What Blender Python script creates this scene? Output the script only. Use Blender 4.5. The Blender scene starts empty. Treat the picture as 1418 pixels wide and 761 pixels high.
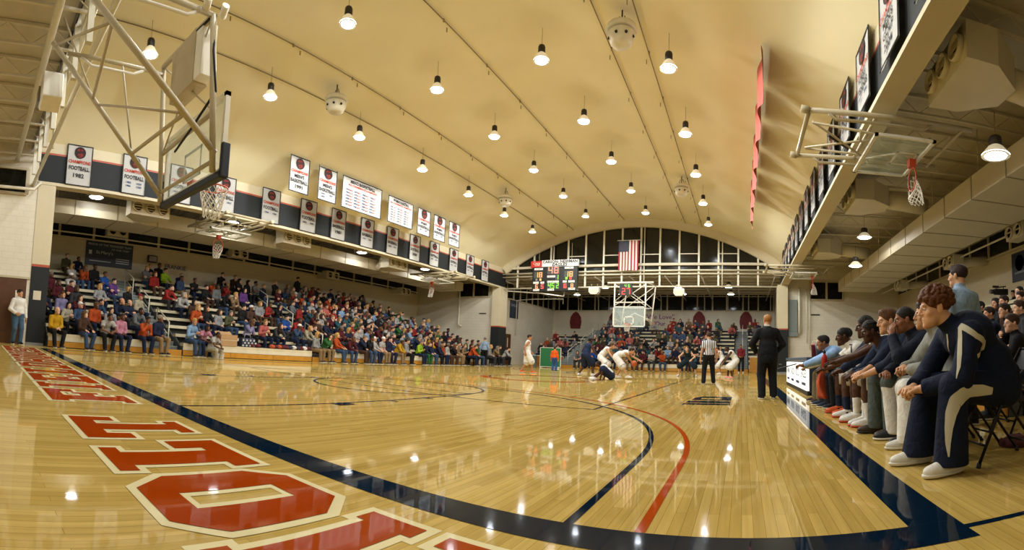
import bpy, math, random
import numpy as np
from mathutils import Vector, Matrix
random.seed(7); RNG=np.random.default_rng(7)
S=bpy.context.scene; COL=S.collection
PI=math.pi
# ------------------------------------------------------------------ lens of the photograph (stitched cylindrical panorama)
YAW,PITCH,ROLL,FPX,CX,CY,HC=0.43862,0.07316,-0.040916,676.5975,732.5335,441.1445,0.79936
def _rot(y,p,r):
    c,s=math.cos,math.sin
    A=np.array([[c(y),-s(y),0],[s(y),c(y),0],[0,0,1]])
    B=np.array([[1,0,0],[0,c(p),-s(p)],[0,s(p),c(p)]])
    D=np.array([[c(r),0,s(r)],[0,1,0],[-s(r),0,c(r)]])
    return A@B@D
RM=_rot(YAW,PITCH,ROLL); CAM=np.array([0,0,HC])
def ray(x,y):
    th=(x-CX)/FPX; d=np.array([math.sin(th),math.cos(th),(CY-y)/FPX]); return RM@(d/np.linalg.norm(d))
def onX(x,y,X): d=ray(x,y); return CAM+d*(X/d[0])
def onY(x,y,Y): d=ray(x,y); return CAM+d*(Y/d[1])
def onZ(x,y,Z): d=ray(x,y); return CAM+d*((Z-HC)/d[2])
cd=bpy.data.cameras.new('camera'); cam=bpy.data.objects.new('camera',cd); COL.objects.link(cam); S.camera=cam
cd.type='PANO'; cd.panorama_type='CENTRAL_CYLINDRICAL'
cd.central_cylindrical_range_u_min=(0-CX)/FPX; cd.central_cylindrical_range_u_max=(1418-CX)/FPX
cd.central_cylindrical_range_v_min=(CY-761)/FPX; cd.central_cylindrical_range_v_max=CY/FPX
cd.central_cylindrical_radius=1.0; cd.clip_start=.02; cd.clip_end=300
M4=Matrix.Identity(4)
for i in range(3):
    M4[i][0]=RM[i][0]; M4[i][1]=RM[i][2]; M4[i][2]=-RM[i][1]
M4[2][3]=HC; cam.matrix_world=M4
S.view_settings.view_transform='Standard'; S.view_settings.look='None'; S.view_settings.gamma=1; S.view_settings.use_curve_mapping=False
S.view_settings.exposure=-0.05
S.cycles.max_bounces=6; S.cycles.diffuse_bounces=4; S.cycles.glossy_bounces=3; S.cycles.transmission_bounces=4; S.cycles.transparent_max_bounces=8
S.cycles.use_denoising=True; S.cycles.caustics_reflective=False; S.cycles.caustics_refractive=False; S.cycles.sample_clamp_indirect=6
w=bpy.data.worlds.new('world'); S.world=w; w.use_nodes=True
w.node_tree.nodes['Background'].inputs[0].default_value=(.01,.012,.02,1); w.node_tree.nodes['Background'].inputs[1].default_value=.3
# ------------------------------------------------------------------ materials
def lin(c):
    if isinstance(c,str): c=tuple(int(c[i:i+2],16)/255 for i in (0,2,4))
    return tuple((x/12.92 if x<=.04045 else ((x+.055)/1.055)**2.4) for x in c)
MATS={}
def mat(name,col,rough=.6,metal=0,var=.06,scale=6,bump=0,emit=0,coat=0,alpha=None,spec=.5):
    if name in MATS: return MATS[name]
    m=bpy.data.materials.new(name); MATS[name]=m; m.use_nodes=True
    nt=m.node_tree; b=nt.nodes['Principled BSDF']; L=lin(col)
    b.inputs['Roughness'].default_value=rough; b.inputs['Metallic'].default_value=metal; b.inputs['Coat Weight'].default_value=coat
    b.inputs['Specular IOR Level'].default_value=spec
    if var>0:
        tc=nt.nodes.new('ShaderNodeTexCoord'); n=nt.nodes.new('ShaderNodeTexNoise'); n.inputs['Scale'].default_value=scale; n.inputs['Detail'].default_value=4
        nt.links.new(tc.outputs['Object'],n.inputs['Vector'])
        r=nt.nodes.new('ShaderNodeMapRange'); r.inputs[1].default_value=.3; r.inputs[2].default_value=.7; r.inputs[3].default_value=1-var; r.inputs[4].default_value=1+var
        nt.links.new(n.outputs['Fac'],r.inputs[0])
        mx=nt.nodes.new('ShaderNodeMix'); mx.data_type='RGBA'; mx.blend_type='MULTIPLY'; mx.inputs[0].default_value=1; mx.inputs[6].default_value=(*L,1)
        nt.links.new(r.outputs[0],mx.inputs[7]); nt.links.new(mx.outputs[2],b.inputs['Base Color'])
        if bump:
            bp=nt.nodes.new('ShaderNodeBump'); bp.inputs['Strength'].default_value=bump; bp.inputs['Distance'].default_value=.01
            nt.links.new(n.outputs['Fac'],bp.inputs['Height']); nt.links.new(bp.outputs[0],b.inputs['Normal'])
    else: b.inputs['Base Color'].default_value=(*L,1)
    if emit: b.inputs['Emission Color'].default_value=(*L,1); b.inputs['Emission Strength'].default_value=emit
    return m
def objcolor(name,rough=.8,var=.1,scale=14,mul=1.0,bump=.15,sheen=.0):
    """cloth/skin whose colour is the object's own colour"""
    if name in MATS: return MATS[name]
    m=bpy.data.materials.new(name); MATS[name]=m; m.use_nodes=True
    nt=m.node_tree; b=nt.nodes['Principled BSDF']; b.inputs['Roughness'].default_value=rough; b.inputs['Specular IOR Level'].default_value=.25; b.inputs['Sheen Weight'].default_value=sheen
    oi=nt.nodes.new('ShaderNodeObjectInfo'); tc=nt.nodes.new('ShaderNodeTexCoord'); n=nt.nodes.new('ShaderNodeTexNoise'); n.inputs['Scale'].default_value=scale
    n.inputs['Distortion'].default_value=.8; nt.links.new(tc.outputs['Object'],n.inputs['Vector'])
    r=nt.nodes.new('ShaderNodeMapRange'); r.inputs[1].default_value=.3; r.inputs[2].default_value=.7; r.inputs[3].default_value=(1-var)*mul; r.inputs[4].default_value=(1+var)*mul
    nt.links.new(n.outputs['Fac'],r.inputs[0])
    mx=nt.nodes.new('ShaderNodeMix'); mx.data_type='RGBA'; mx.blend_type='MULTIPLY'; mx.inputs[0].default_value=1
    nt.links.new(oi.outputs['Color'],mx.inputs[6]); nt.links.new(r.outputs[0],mx.inputs[7]); nt.links.new(mx.outputs[2],b.inputs['Base Color'])
    if bump:
        bp=nt.nodes.new('ShaderNodeBump'); bp.inputs['Strength'].default_value=bump; bp.inputs['Distance'].default_value=.03
        nt.links.new(n.outputs['Fac'],bp.inputs['Height']); nt.links.new(bp.outputs[0],b.inputs['Normal'])
    return m
def brickmat(name,col,sx=.4,sz=.2,mort=.93,rough=.55,axis='x'):
    """painted block wall: courses by brick texture in object space"""
    m=mat(name,col,rough,0,.04,1.2); nt=m.node_tree; b=nt.nodes['Principled BSDF']
    mx=[n for n in nt.nodes if n.type=='MIX'][0]
    tc=[n for n in nt.nodes if n.type=='TEX_COORD'][0]
    sp=nt.nodes.new('ShaderNodeSeparateXYZ'); nt.links.new(tc.outputs['Object'],sp.inputs[0])
    ad=nt.nodes.new('ShaderNodeMath'); ad.operation='ADD'; nt.links.new(sp.outputs[0],ad.inputs[0]); nt.links.new(sp.outputs[1],ad.inputs[1])
    cb=nt.nodes.new('ShaderNodeCombineXYZ'); nt.links.new(ad.outputs[0],cb.inputs[0]); nt.links.new(sp.outputs[2],cb.inputs[1])
    bt=nt.nodes.new('ShaderNodeTexBrick'); nt.links.new(cb.outputs[0],bt.inputs['Vector'])
    bt.inputs['Scale'].default_value=1; bt.inputs['Brick Width'].default_value=sx; bt.inputs['Row Height'].default_value=sz; bt.inputs['Mortar Size'].default_value=.006
    for k in (0,1): bt.inputs[1+k].default_value=(1,1,1,1) if k==0 else (.97,.97,.97,1)
    bt.inputs['Mortar'].default_value=(mort*.9,mort*.9,mort*.9,1)
    m2=nt.nodes.new('ShaderNodeMix'); m2.data_type='RGBA'; m2.blend_type='MULTIPLY'; m2.inputs[0].default_value=1
    nt.links.new(mx.outputs[2],m2.inputs[6]); nt.links.new(bt.outputs['Color'],m2.inputs[7]); nt.links.new(m2.outputs[2],b.inputs['Base Color'])
    bp=nt.nodes.new('ShaderNodeBump'); bp.inputs['Strength'].default_value=.3; bp.inputs['Distance'].default_value=.004; bp.invert=True
    nt.links.new(bt.outputs['Fac'],bp.inputs['Height']); nt.links.new(bp.outputs[0],b.inputs['Normal'])
    return m
def floormat():
    m=bpy.data.materials.new('maple_floor'); m.use_nodes=True; nt=m.node_tree; b=nt.nodes['Principled BSDF']
    tc=nt.nodes.new('ShaderNodeTexCoord'); mp=nt.nodes.new('ShaderNodeMapping'); mp.inputs['Rotation'].default_value=(0,0,PI/2)
    nt.links.new(tc.outputs['Object'],mp.inputs[0])
    bt=nt.nodes.new('ShaderNodeTexBrick'); nt.links.new(mp.outputs[0],bt.inputs['Vector']); bt.inputs['Scale'].default_value=1
    bt.inputs['Brick Width'].default_value=1.1; bt.inputs['Row Height'].default_value=.057; bt.inputs['Mortar Size'].default_value=.0012; bt.offset=.37; bt.offset_frequency=3
    bt.inputs[1].default_value=(*lin('cbad60'),1); bt.inputs[2].default_value=(*lin('b6984d'),1); bt.inputs['Mortar'].default_value=(*lin('8e6c36'),1)
    n=nt.nodes.new('ShaderNodeTexNoise'); mp2=nt.nodes.new('ShaderNodeMapping'); mp2.inputs['Scale'].default_value=(30,1.2,1); nt.links.new(tc.outputs['Object'],mp2.inputs[0]); nt.links.new(mp2.outputs[0],n.inputs['Vector']); n.inputs['Scale'].default_value=1; n.inputs['Detail'].default_value=5
    r=nt.nodes.new('ShaderNodeMapRange'); r.inputs[1].default_value=.3; r.inputs[2].default_value=.72; r.inputs[3].default_value=.86; r.inputs[4].default_value=1.08; nt.links.new(n.outputs['Fac'],r.inputs[0])
    mx=nt.nodes.new('ShaderNodeMix'); mx.data_type='RGBA'; mx.blend_type='MULTIPLY'; mx.inputs[0].default_value=1
    nt.links.new(bt.outputs['Color'],mx.inputs[6]); nt.links.new(r.outputs[0],mx.inputs[7]); nt.links.new(mx.outputs[2],b.inputs['Base Color'])
    n2=nt.nodes.new('ShaderNodeTexNoise'); mp3=nt.nodes.new('ShaderNodeMapping'); mp3.inputs['Scale'].default_value=(14,2.2,1); nt.links.new(tc.outputs['Object'],mp3.inputs[0]); nt.links.new(mp3.outputs[0],n2.inputs['Vector']); n2.inputs['Scale'].default_value=1; n2.inputs['Detail'].default_value=1
    bp=nt.nodes.new('ShaderNodeBump'); bp.inputs['Strength'].default_value=.1; bp.inputs['Distance'].default_value=.0024; nt.links.new(n2.outputs['Fac'],bp.inputs['Height'])
    b.inputs['Roughness'].default_value=.4; b.inputs['Coat Weight'].default_value=.75; b.inputs['Coat Roughness'].default_value=.04; b.inputs['Coat IOR'].default_value=1.5
    b.inputs['Specular IOR Level'].default_value=0
    nt.links.new(bp.outputs[0],b.inputs['Coat Normal'])
    global FLOORBUMP; FLOORBUMP=None
    MATS['maple_floor']=m; return m
def paintmat(name,col):
    m=mat(name,col,.4,0,.05,3,coat=.45,spec=0); b=m.node_tree.nodes['Principled BSDF']; b.inputs['Coat Roughness'].default_value=.04
    nt=m.node_tree; tc=[n for n in nt.nodes if n.type=='TEX_COORD'][0]
    n2=nt.nodes.new('ShaderNodeTexNoise'); mp3=nt.nodes.new('ShaderNodeMapping'); mp3.inputs['Scale'].default_value=(14,2.2,1); nt.links.new(tc.outputs['Object'],mp3.inputs[0]); nt.links.new(mp3.outputs[0],n2.inputs['Vector']); n2.inputs['Scale'].default_value=1; n2.inputs['Detail'].default_value=1
    bp=nt.nodes.new('ShaderNodeBump'); bp.inputs['Strength'].default_value=.1; bp.inputs['Distance'].default_value=.0024; nt.links.new(n2.outputs['Fac'],bp.inputs['Height']); nt.links.new(bp.outputs[0],b.inputs['Coat Normal'])
    return m
def glassmat(name,col=(.75,.85,.82),alpha=.22,rough=.03):
    m=bpy.data.materials.new(name); MATS[name]=m; m.use_nodes=True; nt=m.node_tree; b=nt.nodes['Principled BSDF']
    b.inputs['Base Color'].default_value=(*col,1); b.inputs['Roughness'].default_value=rough; b.inputs['Alpha'].default_value=alpha; b.inputs['Specular IOR Level'].default_value=.6
    return m
# ------------------------------------------------------------------ mesh collector
class MB:
    def __init__(s): s.v=[]; s.f=[]; s.mi=[]; s.sm=[]; s.st=[]
    def add(s,v,f,mi=0,smooth=False):
        s.st.append((len(s.v),len(s.f))); o=len(s.v); s.v+= [tuple(map(float,p)) for p in v]; s.f+=[tuple(i+o for i in q) for q in f]; s.mi+=[mi]*len(f); s.sm+=[smooth]*len(f); return s
    def box(s,c,d,rz=0,mi=0,M=None):
        hx,hy,hz=d[0]/2,d[1]/2,d[2]/2; v=[(x,y,z) for x in(-hx,hx) for y in(-hy,hy) for z in(-hz,hz)]
        cs,sn=math.cos(rz),math.sin(rz); v=[(c[0]+x*cs-y*sn,c[1]+x*sn+y*cs,c[2]+z) for x,y,z in v]
        if M is not None: v=[tuple(M@Vector(p)) for p in v]
        return s.add(v,[(0,1,3,2),(4,6,7,5),(0,4,5,1),(2,3,7,6),(0,2,6,4),(1,5,7,3)],mi)
    def bbox(s,a,b,mi=0): return s.box([(a[i]+b[i])/2 for i in range(3)],[abs(b[i]-a[i]) for i in range(3)],0,mi)
    def tube(s,p,q,r,n=8,r2=None,mi=0,cap=True):
        p=Vector(p); q=Vector(q); d=q-p
        if d.length<1e-6: return s
        z=d.normalized(); a=z.orthogonal().normalized(); b=z.cross(a); r2=r if r2 is None else r2
        v=[p+(a*math.cos(2*PI*i/n)+b*math.sin(2*PI*i/n))*r for i in range(n)]+[q+(a*math.cos(2*PI*i/n)+b*math.sin(2*PI*i/n))*r2 for i in range(n)]
        o=len(s.v); s.add(v,[(i,(i+1)%n,n+(i+1)%n,n+i) for i in range(n)],mi,True)
        if cap: s.f+=[tuple(o+i for i in range(n-1,-1,-1)),tuple(o+n+i for i in range(n))]; s.mi+=[mi,mi]; s.sm+=[False,False]
        return s
    def path(s,pts,r,n=8,mi=0,closed=False):
        """one bent tube through the points"""
        P=[Vector(p) for p in pts]; m=len(P); rings=[]; a=None
        for i in range(m):
            t=(P[(i+1)%m]-P[i-1]) if closed else (P[min(i+1,m-1)]-P[max(i-1,0)])
            t=t.normalized()
            if a is None: a=t.orthogonal().normalized()
            a=(a-t*a.dot(t)); a=a.normalized() if a.length>1e-5 else t.orthogonal().normalized(); b=t.cross(a)
            rings.append([P[i]+(a*math.cos(2*PI*k/n)+b*math.sin(2*PI*k/n))*r for k in range(n)])
        v=[p for R_ in rings for p in R_]; f=[]
        for i in range(m if closed else m-1):
            j=(i+1)%m
            for k in range(n): f.append((i*n+k,i*n+(k+1)%n,j*n+(k+1)%n,j*n+k))
        if not closed: f+= [tuple(range(n-1,-1,-1)),tuple((m-1)*n+k for k in range(n))]
        return s.add(v,f,mi,True)
    def lathe(s,prof,c=(0,0,0),n=20,mi=0,M=None,smooth=True):
        """profile [(r,z)] about Z at c"""
        v=[]; f=[]; m=len(prof)
        for r,z in prof:
            for k in range(n): v.append((c[0]+r*math.cos(2*PI*k/n),c[1]+r*math.sin(2*PI*k/n),c[2]+z))
        for i in range(m-1):
            for k in range(n): f.append((i*n+k,i*n+(k+1)%n,(i+1)*n+(k+1)%n,(i+1)*n+k))
        if prof[0][0]>1e-4: f.append(tuple(range(n-1,-1,-1)))
        if prof[-1][0]>1e-4: f.append(tuple((m-1)*n+k for k in range(n)))
        if M is not None: v=[tuple(M@Vector(p)) for p in v]
        return s.add(v,f,mi,smooth)
    def prism(s,poly,vec,mi=0):
        """poly: 3D points (planar), extruded by vec"""
        n=len(poly); V=Vector(vec); v=[Vector(p) for p in poly]; v+= [p+V for p in v]
        return s.add(v,[tuple(range(n-1,-1,-1)),tuple(range(n,2*n))]+[(i,(i+1)%n,n+(i+1)%n,n+i) for i in range(n)],mi)
    def mesh(s,name,mats):
        me=bpy.data.meshes.new(name); me.from_pydata(s.v,[],s.f)
        for m in (mats if isinstance(mats,(list,tuple)) else [mats]): me.materials.append(m)
        me.polygons.foreach_set('material_index',s.mi); me.polygons.foreach_set('use_smooth',s.sm); me.update(); return me
    def build(s,name,mats,parent=None,loc=None,bevel=0):
        o=bpy.data.objects.new(name,s.mesh(name,mats)); COL.objects.link(o)
        if parent: o.parent=parent
        if loc is not None: o.location=loc
        if bevel:
            b=o.modifiers.new('bevel','BEVEL'); b.width=bevel; b.segments=2; b.limit_method='ANGLE'
        return o
def build_each(mb,name,mats,parent):
    """one object per piece collected"""
    E=mb.st+[(len(mb.v),len(mb.f))]; out=[]
    for (v0,f0),(v1,f1) in zip(E,E[1:]):
        if f1==f0: continue
        q=MB(); q.v=mb.v[v0:v1]; q.f=[tuple(i-v0 for i in f) for f in mb.f[f0:f1]]; q.mi=mb.mi[f0:f1]; q.sm=mb.sm[f0:f1]; out.append(q.build(name,mats,parent))
    return out
def tag(o,label=None,cat=None,group=None,kind=None):
    for k,v in (('label',label),('category',cat),('group',group),('kind',kind)):
        if v: o[k]=v
    return o
def struct(o,label=None): o['kind']='structure'; return o
def empty(name,loc=(0,0,0),rz=0):
    o=bpy.data.objects.new(name,None); COL.objects.link(o); o.location=loc; o.rotation_euler=(0,0,rz); o.empty_display_size=.1; return o
def thing(name,label,cat,loc=(0,0,0),rz=0,group=None): return tag(empty(name,loc,rz),label,cat,group)
KIDS={}
def copy_tree(o,parent=None):
    c=o.copy(); COL.objects.link(c)
    if parent: c.parent=parent
    for ch in list(o.children): copy_tree(ch,c)
    return c
TXT={}
def textmesh(s,size=1.0,bold=0,shear=0):
    """letters as (verts2d, faces), centred on the origin, cap height about .7*size"""
    k=(s,size,bold,shear)
    if k in TXT: return TXT[k]
    cu=bpy.data.curves.new('t','FONT'); cu.body=s; cu.size=size; cu.align_x='CENTER'; cu.align_y='CENTER'; cu.offset=bold; cu.shear=shear; cu.resolution_u=2
    o=bpy.data.objects.new('t',cu); COL.objects.link(o); bpy.context.view_layer.update()
    me=o.evaluated_get(bpy.context.evaluated_depsgraph_get()).to_mesh()
    v=[tuple(p.co) for p in me.vertices]; f=[tuple(p.vertices) for p in me.polygons]
    bpy.data.objects.remove(o); bpy.data.curves.remove(cu)
    TXT[k]=(v,f); return TXT[k]
def put_text(mb,s,c,u,n_up,h,wmax=None,mi=0,bold=.0,shear=0,off=0):
    """write s at centre c, running along u, up n_up, cap height h, squeezed to wmax"""
    v,f=textmesh(s,1.0,bold,shear); 
    if not v: return
    u=Vector(u).normalized(); up=Vector(n_up).normalized(); c=Vector(c)
    xs=[p[0] for p in v]; ys=[p[1] for p in v]; ww=max(xs)-min(xs); hh=max(ys)-min(ys); my=(max(ys)+min(ys))/2; mxx=(max(xs)+min(xs))/2
    sy=h/hh; sx=sy if not wmax else min(sy*1.15,wmax/ww)
    mb.add([c+u*((p[0]-mxx)*sx)+up*((p[1]-my)*sy) for p in v],f,mi)
# ------------------------------------------------------------------ the room
XL,XR,YE,YN=-16.1,2.35,29.6,1.7
XC=(XL+XR)/2; VH=(XR-XL)/2; ZS=6.75; RISE=2.85
VR=(VH*VH+RISE*RISE)/2/RISE; VZ=ZS+RISE-VR
ZB=6.5      # flat roofs of the side and end bays
BXL,BXR=-23.4,9.8; LED=5.33; FY=42.0
def vault_z(x,off=0): return VZ+math.sqrt(max((VR-off)**2-(x-XC)**2,0))
def on_vault(x,y,off=0):
    d=ray(x,y); R_=VR-off; a=d[0]**2+d[2]**2; b=(0-XC)*d[0]+(HC-VZ)*d[2]; c=XC**2+(HC-VZ)**2-R_*R_
    return CAM+d*((-b+math.sqrt(b*b-a*c))/a)
m_floor=floormat()
m_ceil=mat('cream_vault_paint','e9dfb9',.7,0,.05,.5)
m_beige=mat('beige_paint','c9bd9e',.6,0,.04,1)
m_block=brickmat('white_block_wall','d8d0bc')
m_blockbk=brickmat('tan_block_wall','c2b799')
m_navy=paintmat('navy_paint','081b2c'); m_navyw=mat('navy_wall_paint','0c1314',.7,0,.05,2)
m_orange=mat('orange_stripe_paint','a8482a',.5,0,.04,3); m_red=paintmat('red_letter_paint','9c3a06'); m_cream=paintmat('cream_letter_paint','ded2a4'); m_redline=paintmat('red_line_paint','a84410')
m_deck=mat('bay_deck_paint','c3baa4',.7,0,.08,2)
m_white=mat('white_steel_paint','d9d3bd',.45,0,.05,5)
m_night=mat('night_glass','070c0a',.08,0,0)
m_frame=mat('window_frame_paint','b9ad90',.5,0,.04,4)
m_brown=mat('brown_door_wood','54331c',.4,0,.15,4)
m_black=mat('black_rubber','101010',.6,0,0); m_metal=mat('grey_steel','8a8a86',.35,.8,.05,8)
# floor
MB().bbox((-24,-5,-.2),(10.5,43,0)).build('floor',m_floor); struct(bpy.data.objects['floor'])
def marking(name,polys,m,z=.002):
    mb=MB()
    for i,p in enumerate(polys): mb.add([(x,y,z+i*.00009) for x,y in (p if sum(p[k-1][0]*p[k][1]-p[k][0]*p[k-1][1] for k in range(len(p)))>0 else p[::-1])],[tuple(range(len(p)))])
    return struct(mb.build(name,m))
def rect(x0,y0,x1,y1): return [(x0,y0),(x1,y0),(x1,y1),(x0,y1)]
def arcband(cx,cy,r0,r1,a0,a1,n=64):
    out=[]
    for i in range(n):
        t0=math.radians(a0+(a1-a0)*i/n); t1=math.radians(a0+(a1-a0)*(i+1)/n)
        out.append([(cx+r1*math.cos(t0),cy+r1*math.sin(t0)),(cx+r1*math.cos(t1),cy+r1*math.sin(t1)),(cx+r0*math.cos(t1),cy+r0*math.sin(t1)),(cx+r0*math.cos(t0),cy+r0*math.sin(t0))])
    return out
HX,HY=-6.76,3.87; XSI,XSO=.78,1.03; YBI,YBO=2.27,2.01; YF=29.0; YM=(YBI+YF)/2
XLI,XLO=-14.4,-14.6
marking('floor_marking_border',[rect(XLO,YBO,XSO,YBI),rect(XSI,YBI,XSO,YF),rect(XLO,YBI,XLI,YF),rect(XLO,YF,XSO,YF+.2)],m_navy)
marking('floor_marking_side',[rect(XSO,2.13,6,2.18)],m_navy,.0015)
R1,R2=5.97,6.32
def threept(R_,w,m,nm,z):
    polys=[]
    dy=.35; a=math.degrees(math.asin(0.0))
    for far in (0,1):
        cy=HY if not far else YF-(HY-YBI); 
        if not far:
            polys+=[rect(HX+R_-w,YBI,HX+R_,cy),rect(HX-R_,YBI,HX-R_+w,cy)]+arcband(HX,cy,R_-w,R_,0,180)
        else: polys+=[rect(HX+R_-w,cy,HX+R_,YF),rect(HX-R_,cy,HX-R_+w,YF)]+arcband(HX,cy,R_-w,R_,180,360)
    marking(nm,polys,m,z)
threept(R1,.05,m_navy,'floor_marking_arc',.002); threept(R2,.05,m_redline,'floor_marking_arc_outer',.0025)
lx=1.87; fy=YBI+5.8
lane=[rect(HX+lx-.05,YBI,HX+lx,fy),rect(HX-lx,YBI,HX-lx+.05,fy),rect(HX-lx,fy-.05,HX+lx,fy)]+arcband(HX,fy,1.78,1.83,0,360)
for yy in (4.45,5.6,6.5,7.3): 
    w_=.3 if yy==4.45 else .05; d_=.18
    lane+=[rect(HX+lx,yy,HX+lx+d_,yy+w_),rect(HX-lx-d_,yy,HX-lx,yy+w_)]
fy2=YF-5.8; lane+=[rect(HX+lx-.05,fy2,HX+lx,YF),rect(HX-lx,fy2,HX-lx+.05,YF),rect(HX-lx,fy2,HX+lx,fy2+.05)]+arcband(HX,fy2,1.78,1.83,0,360)
lane+=[rect(XLI,YM-.025,XSI,YM+.025)]+arcband(HX,YM,1.78,1.83,0,360)
m_dark=paintmat('dark_line_paint','2b2a26')
marking('floor_marking_lane',lane,m_navy,.0022)
marking('floor_marking_volleyball',[rect(HX+4.5,7.2,HX+4.55,25),rect(HX-4.55,7.2,HX-4.5,25),rect(HX-4.55,7.2,HX+4.55,7.25),rect(HX-4.55,25,HX+4.55,25.05)],m_dark,.0018)
marking('floor_marking_circle',arcband(HX,YM,1.86,2.12,200,340)+arcband(HX,YM,1.86,2.12,20,160),m_redline,.0018)
# blue emblem in front of the bench: three thick strokes
em=[[(-1.08,8.7),(-.22,8.7),(-.22,8.98),(-1.06,8.98)],[(-1.05,9.1),(-.22,9.1),(-.22,9.5),(-1.03,9.5)],[(-1.0,9.68),(-.22,9.68),(-.22,9.9),(-1.0,9.9)],[(-1.0,9.9),(-.84,9.9),(-.84,10.35),(-.98,10.3)],[(-.98,10.28),(-.22,10.3),(-.22,10.62),(-.82,10.62)],[(-.42,9.9),(-.22,9.9),(-.22,10.4),(-.42,10.4)]]
marking('floor_marking_emblem',em,m_navy,.0022)
# lettering along the baseline, read from the court: slab letters
def glyph(ch):
    t=.3; sl=.13   # stroke, slab thickness ; unit box 1 wide 1 tall (x right, y up)
    H_=[(0,0,.42,sl),(.58,0,1,sl),(0,1-sl,.42,1),(.58,1-sl,1,1),(.07,0,.35,1),(.65,0,.93,1),(.3,.4,.7,.6)]
    G={'H':H_,'L':[(0,0,1,.2),(0,1-sl,.75,1),(.16,0,.58,1),(.7,0,1,.42)],
       'T':[(0,.8,1,1),(0,.6,.2,1),(.8,.6,1,1),(.36,0,.64,1),(.22,0,.78,sl)],
       'F':[(0,0,.6,sl),(0,1-.2,1,1),(.12,0,.46,1),(.78,.62,1,1),(.46,.4,.75,.58),(.62,.32,.75,.66)],
       'I':[(0,0,1,sl),(0,1-sl,1,1),(.25,0,.75,1)],
       'E':[(0,0,1,.2),(0,.8,1,1),(.12,0,.46,1),(.8,0,1,.36),(.8,.64,1,1),(.46,.4,.72,.6),(.6,.32,.72,.68)],
       'D':[(0,0,.8,.2),(0,.8,.8,1),(.12,0,.42,1),(.7,.12,1,.88)],
       'U':[(.08,.12,.36,1),(.64,.12,.92,1),(.18,0,.82,.22),(0,1-sl,.44,1),(.56,1-sl,1,1)],
       'S':[(.05,.8,.95,1),(0,.5,.3,.92),(.05,.41,.95,.6),(.7,.08,1,.5),(.05,0,.95,.2),(0,0,.24,.34),(.76,.66,1,1)]}
    return G.get(ch)
def floor_text(word,x0,pitch,wd,y_top,y_bot,nm):
    """letters run toward -X, tops toward -Y (read by somebody standing on the court)"""
    red=[];cre=[];hgt=y_bot-y_top; x=x0; b=.05
    for ch in word:
        w_=wd*(.55 if ch=='I' else .88 if ch=='L' else 1)
        def P(a,c): return (x-a*w_,y_bot-c*hgt)
        if ch=='O':
            c=.22; oc=[(c,0),(1-c,0),(1,c),(1,1-c),(1-c,1),(c,1),(0,1-c),(0,c)]; ic=[(.36,.2),(.64,.2),(.64,.2),(.64,.8),(.64,.8),(.36,.8),(.36,.8),(.36,.2)]
            order=[7,0,1,2,3,4,5,6]
            O=[P(*p) for p in oc]; I=[P(*p) for p in [(.36,.2),(.64,.2),(.64,.2),(.64,.8),(.64,.8),(.36,.8),(.36,.8),(.36,.2)]]
            for i in range(8):
                j=(i+1)%8; q=[O[i],O[j],I[j],I[i]]; q=[q[k] for k in range(4) if k==0 or q[k]!=q[k-1]]
                red.append(q)
            cx_,cy_=x-w_/2,y_bot-hgt/2; s1=1+b*2.2/w_; s2=1+b*2/hgt
            O2=[(cx_+(px-cx_)*s1,cy_+(py-cy_)*s2) for px,py in O]; s3=1-b*2/(w_*.28); I2=[(cx_+(px-cx_)*max(s3,.3),cy_+(py-cy_)*.86) for px,py in I]
            for i in range(8):
                j=(i+1)%8; q=[O2[i],O2[j],I2[j],I2[i]]; q=[q[k] for k in range(4) if k==0 or q[k]!=q[k-1]]; cre.append(q)
        else:
            for (a,c0,a1,c1) in glyph(ch):
                p=P(a,c0); q=P(a1,c1); X0,X1=sorted((p[0],q[0])); Y0,Y1=sorted((p[1],q[1]))
                red.append(rect(X0,Y0,X1,Y1)); cre.append(rect(X0-b,Y0-b,X1+b,Y1+b))
        x-=w_+(pitch-wd)
    marking(nm+'_outline',cre,m_cream,.0012); marking(nm,red,m_red,.0034); return x
x=floor_text('HOLT',-.85,.88,.77,.87,1.8,'floor_marking_word')
x=floor_text('FIELDHOUSE',-5.0,.98,.84,.87,1.8,'floor_marking_word_long')
# --- walls
def wbox(name,a,b,m): return struct(MB().bbox(a,b).build(name,m))
def side_wall(name,X,s):
    """fascia beam over the open side bay, s=-1 left, +1 right (outward)"""
    mb=MB(); 
    mb.bbox((X,YN,LED+.1),(X+s*.38,YE+.6,LED+1.02),0)        # navy band
    mb.bbox((X-s*.0,YN,LED+1.02),(X+s*.38,YE+.6,LED+1.08),1)  # orange line
    mb.bbox((X,YN,LED+1.08),(X+s*.38,YE+.6,ZS+.25),2)
    mb.bbox((X-s*.04,YN,LED),(X+s*.42,YE+.6,LED+.1),2)
    return struct(mb.build(name,[m_navyw,m_orange,m_beige]))
side_wall('wall_left',XL,-1); side_wall('wall_right',XR,1)
def pillar(name,x0,x1,y0,y1,top):
    mb=MB(); mb.bbox((x0,y0,0),(x1,y1,.08),3); mb.bbox((x0,y0,.08),(x1,y1,2.6),0); mb.bbox((x0,y0,2.6),(x1,y1,2.68),1); mb.bbox((x0,y0,2.68),(x1,y1,top),2)
    return struct(mb.build(name,[m_navyw,m_orange,m_beige,mat('grey_base','8d8f8e',.5)]))
pillar('wall_left_pillar_near',XL-.45,XL+.02,1.72,2.32,LED); pillar('wall_left_pillar_far',XL-.5,XL+.12,YE-.35,YE+.75,LED)
pillar('wall_right_pillar_far',XR-.25,XR+.37,YE-.4,YE+.75,LED)
pillar('wall_right_pillar_near',XR,XR+.45,1.2,1.7,LED)
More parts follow.
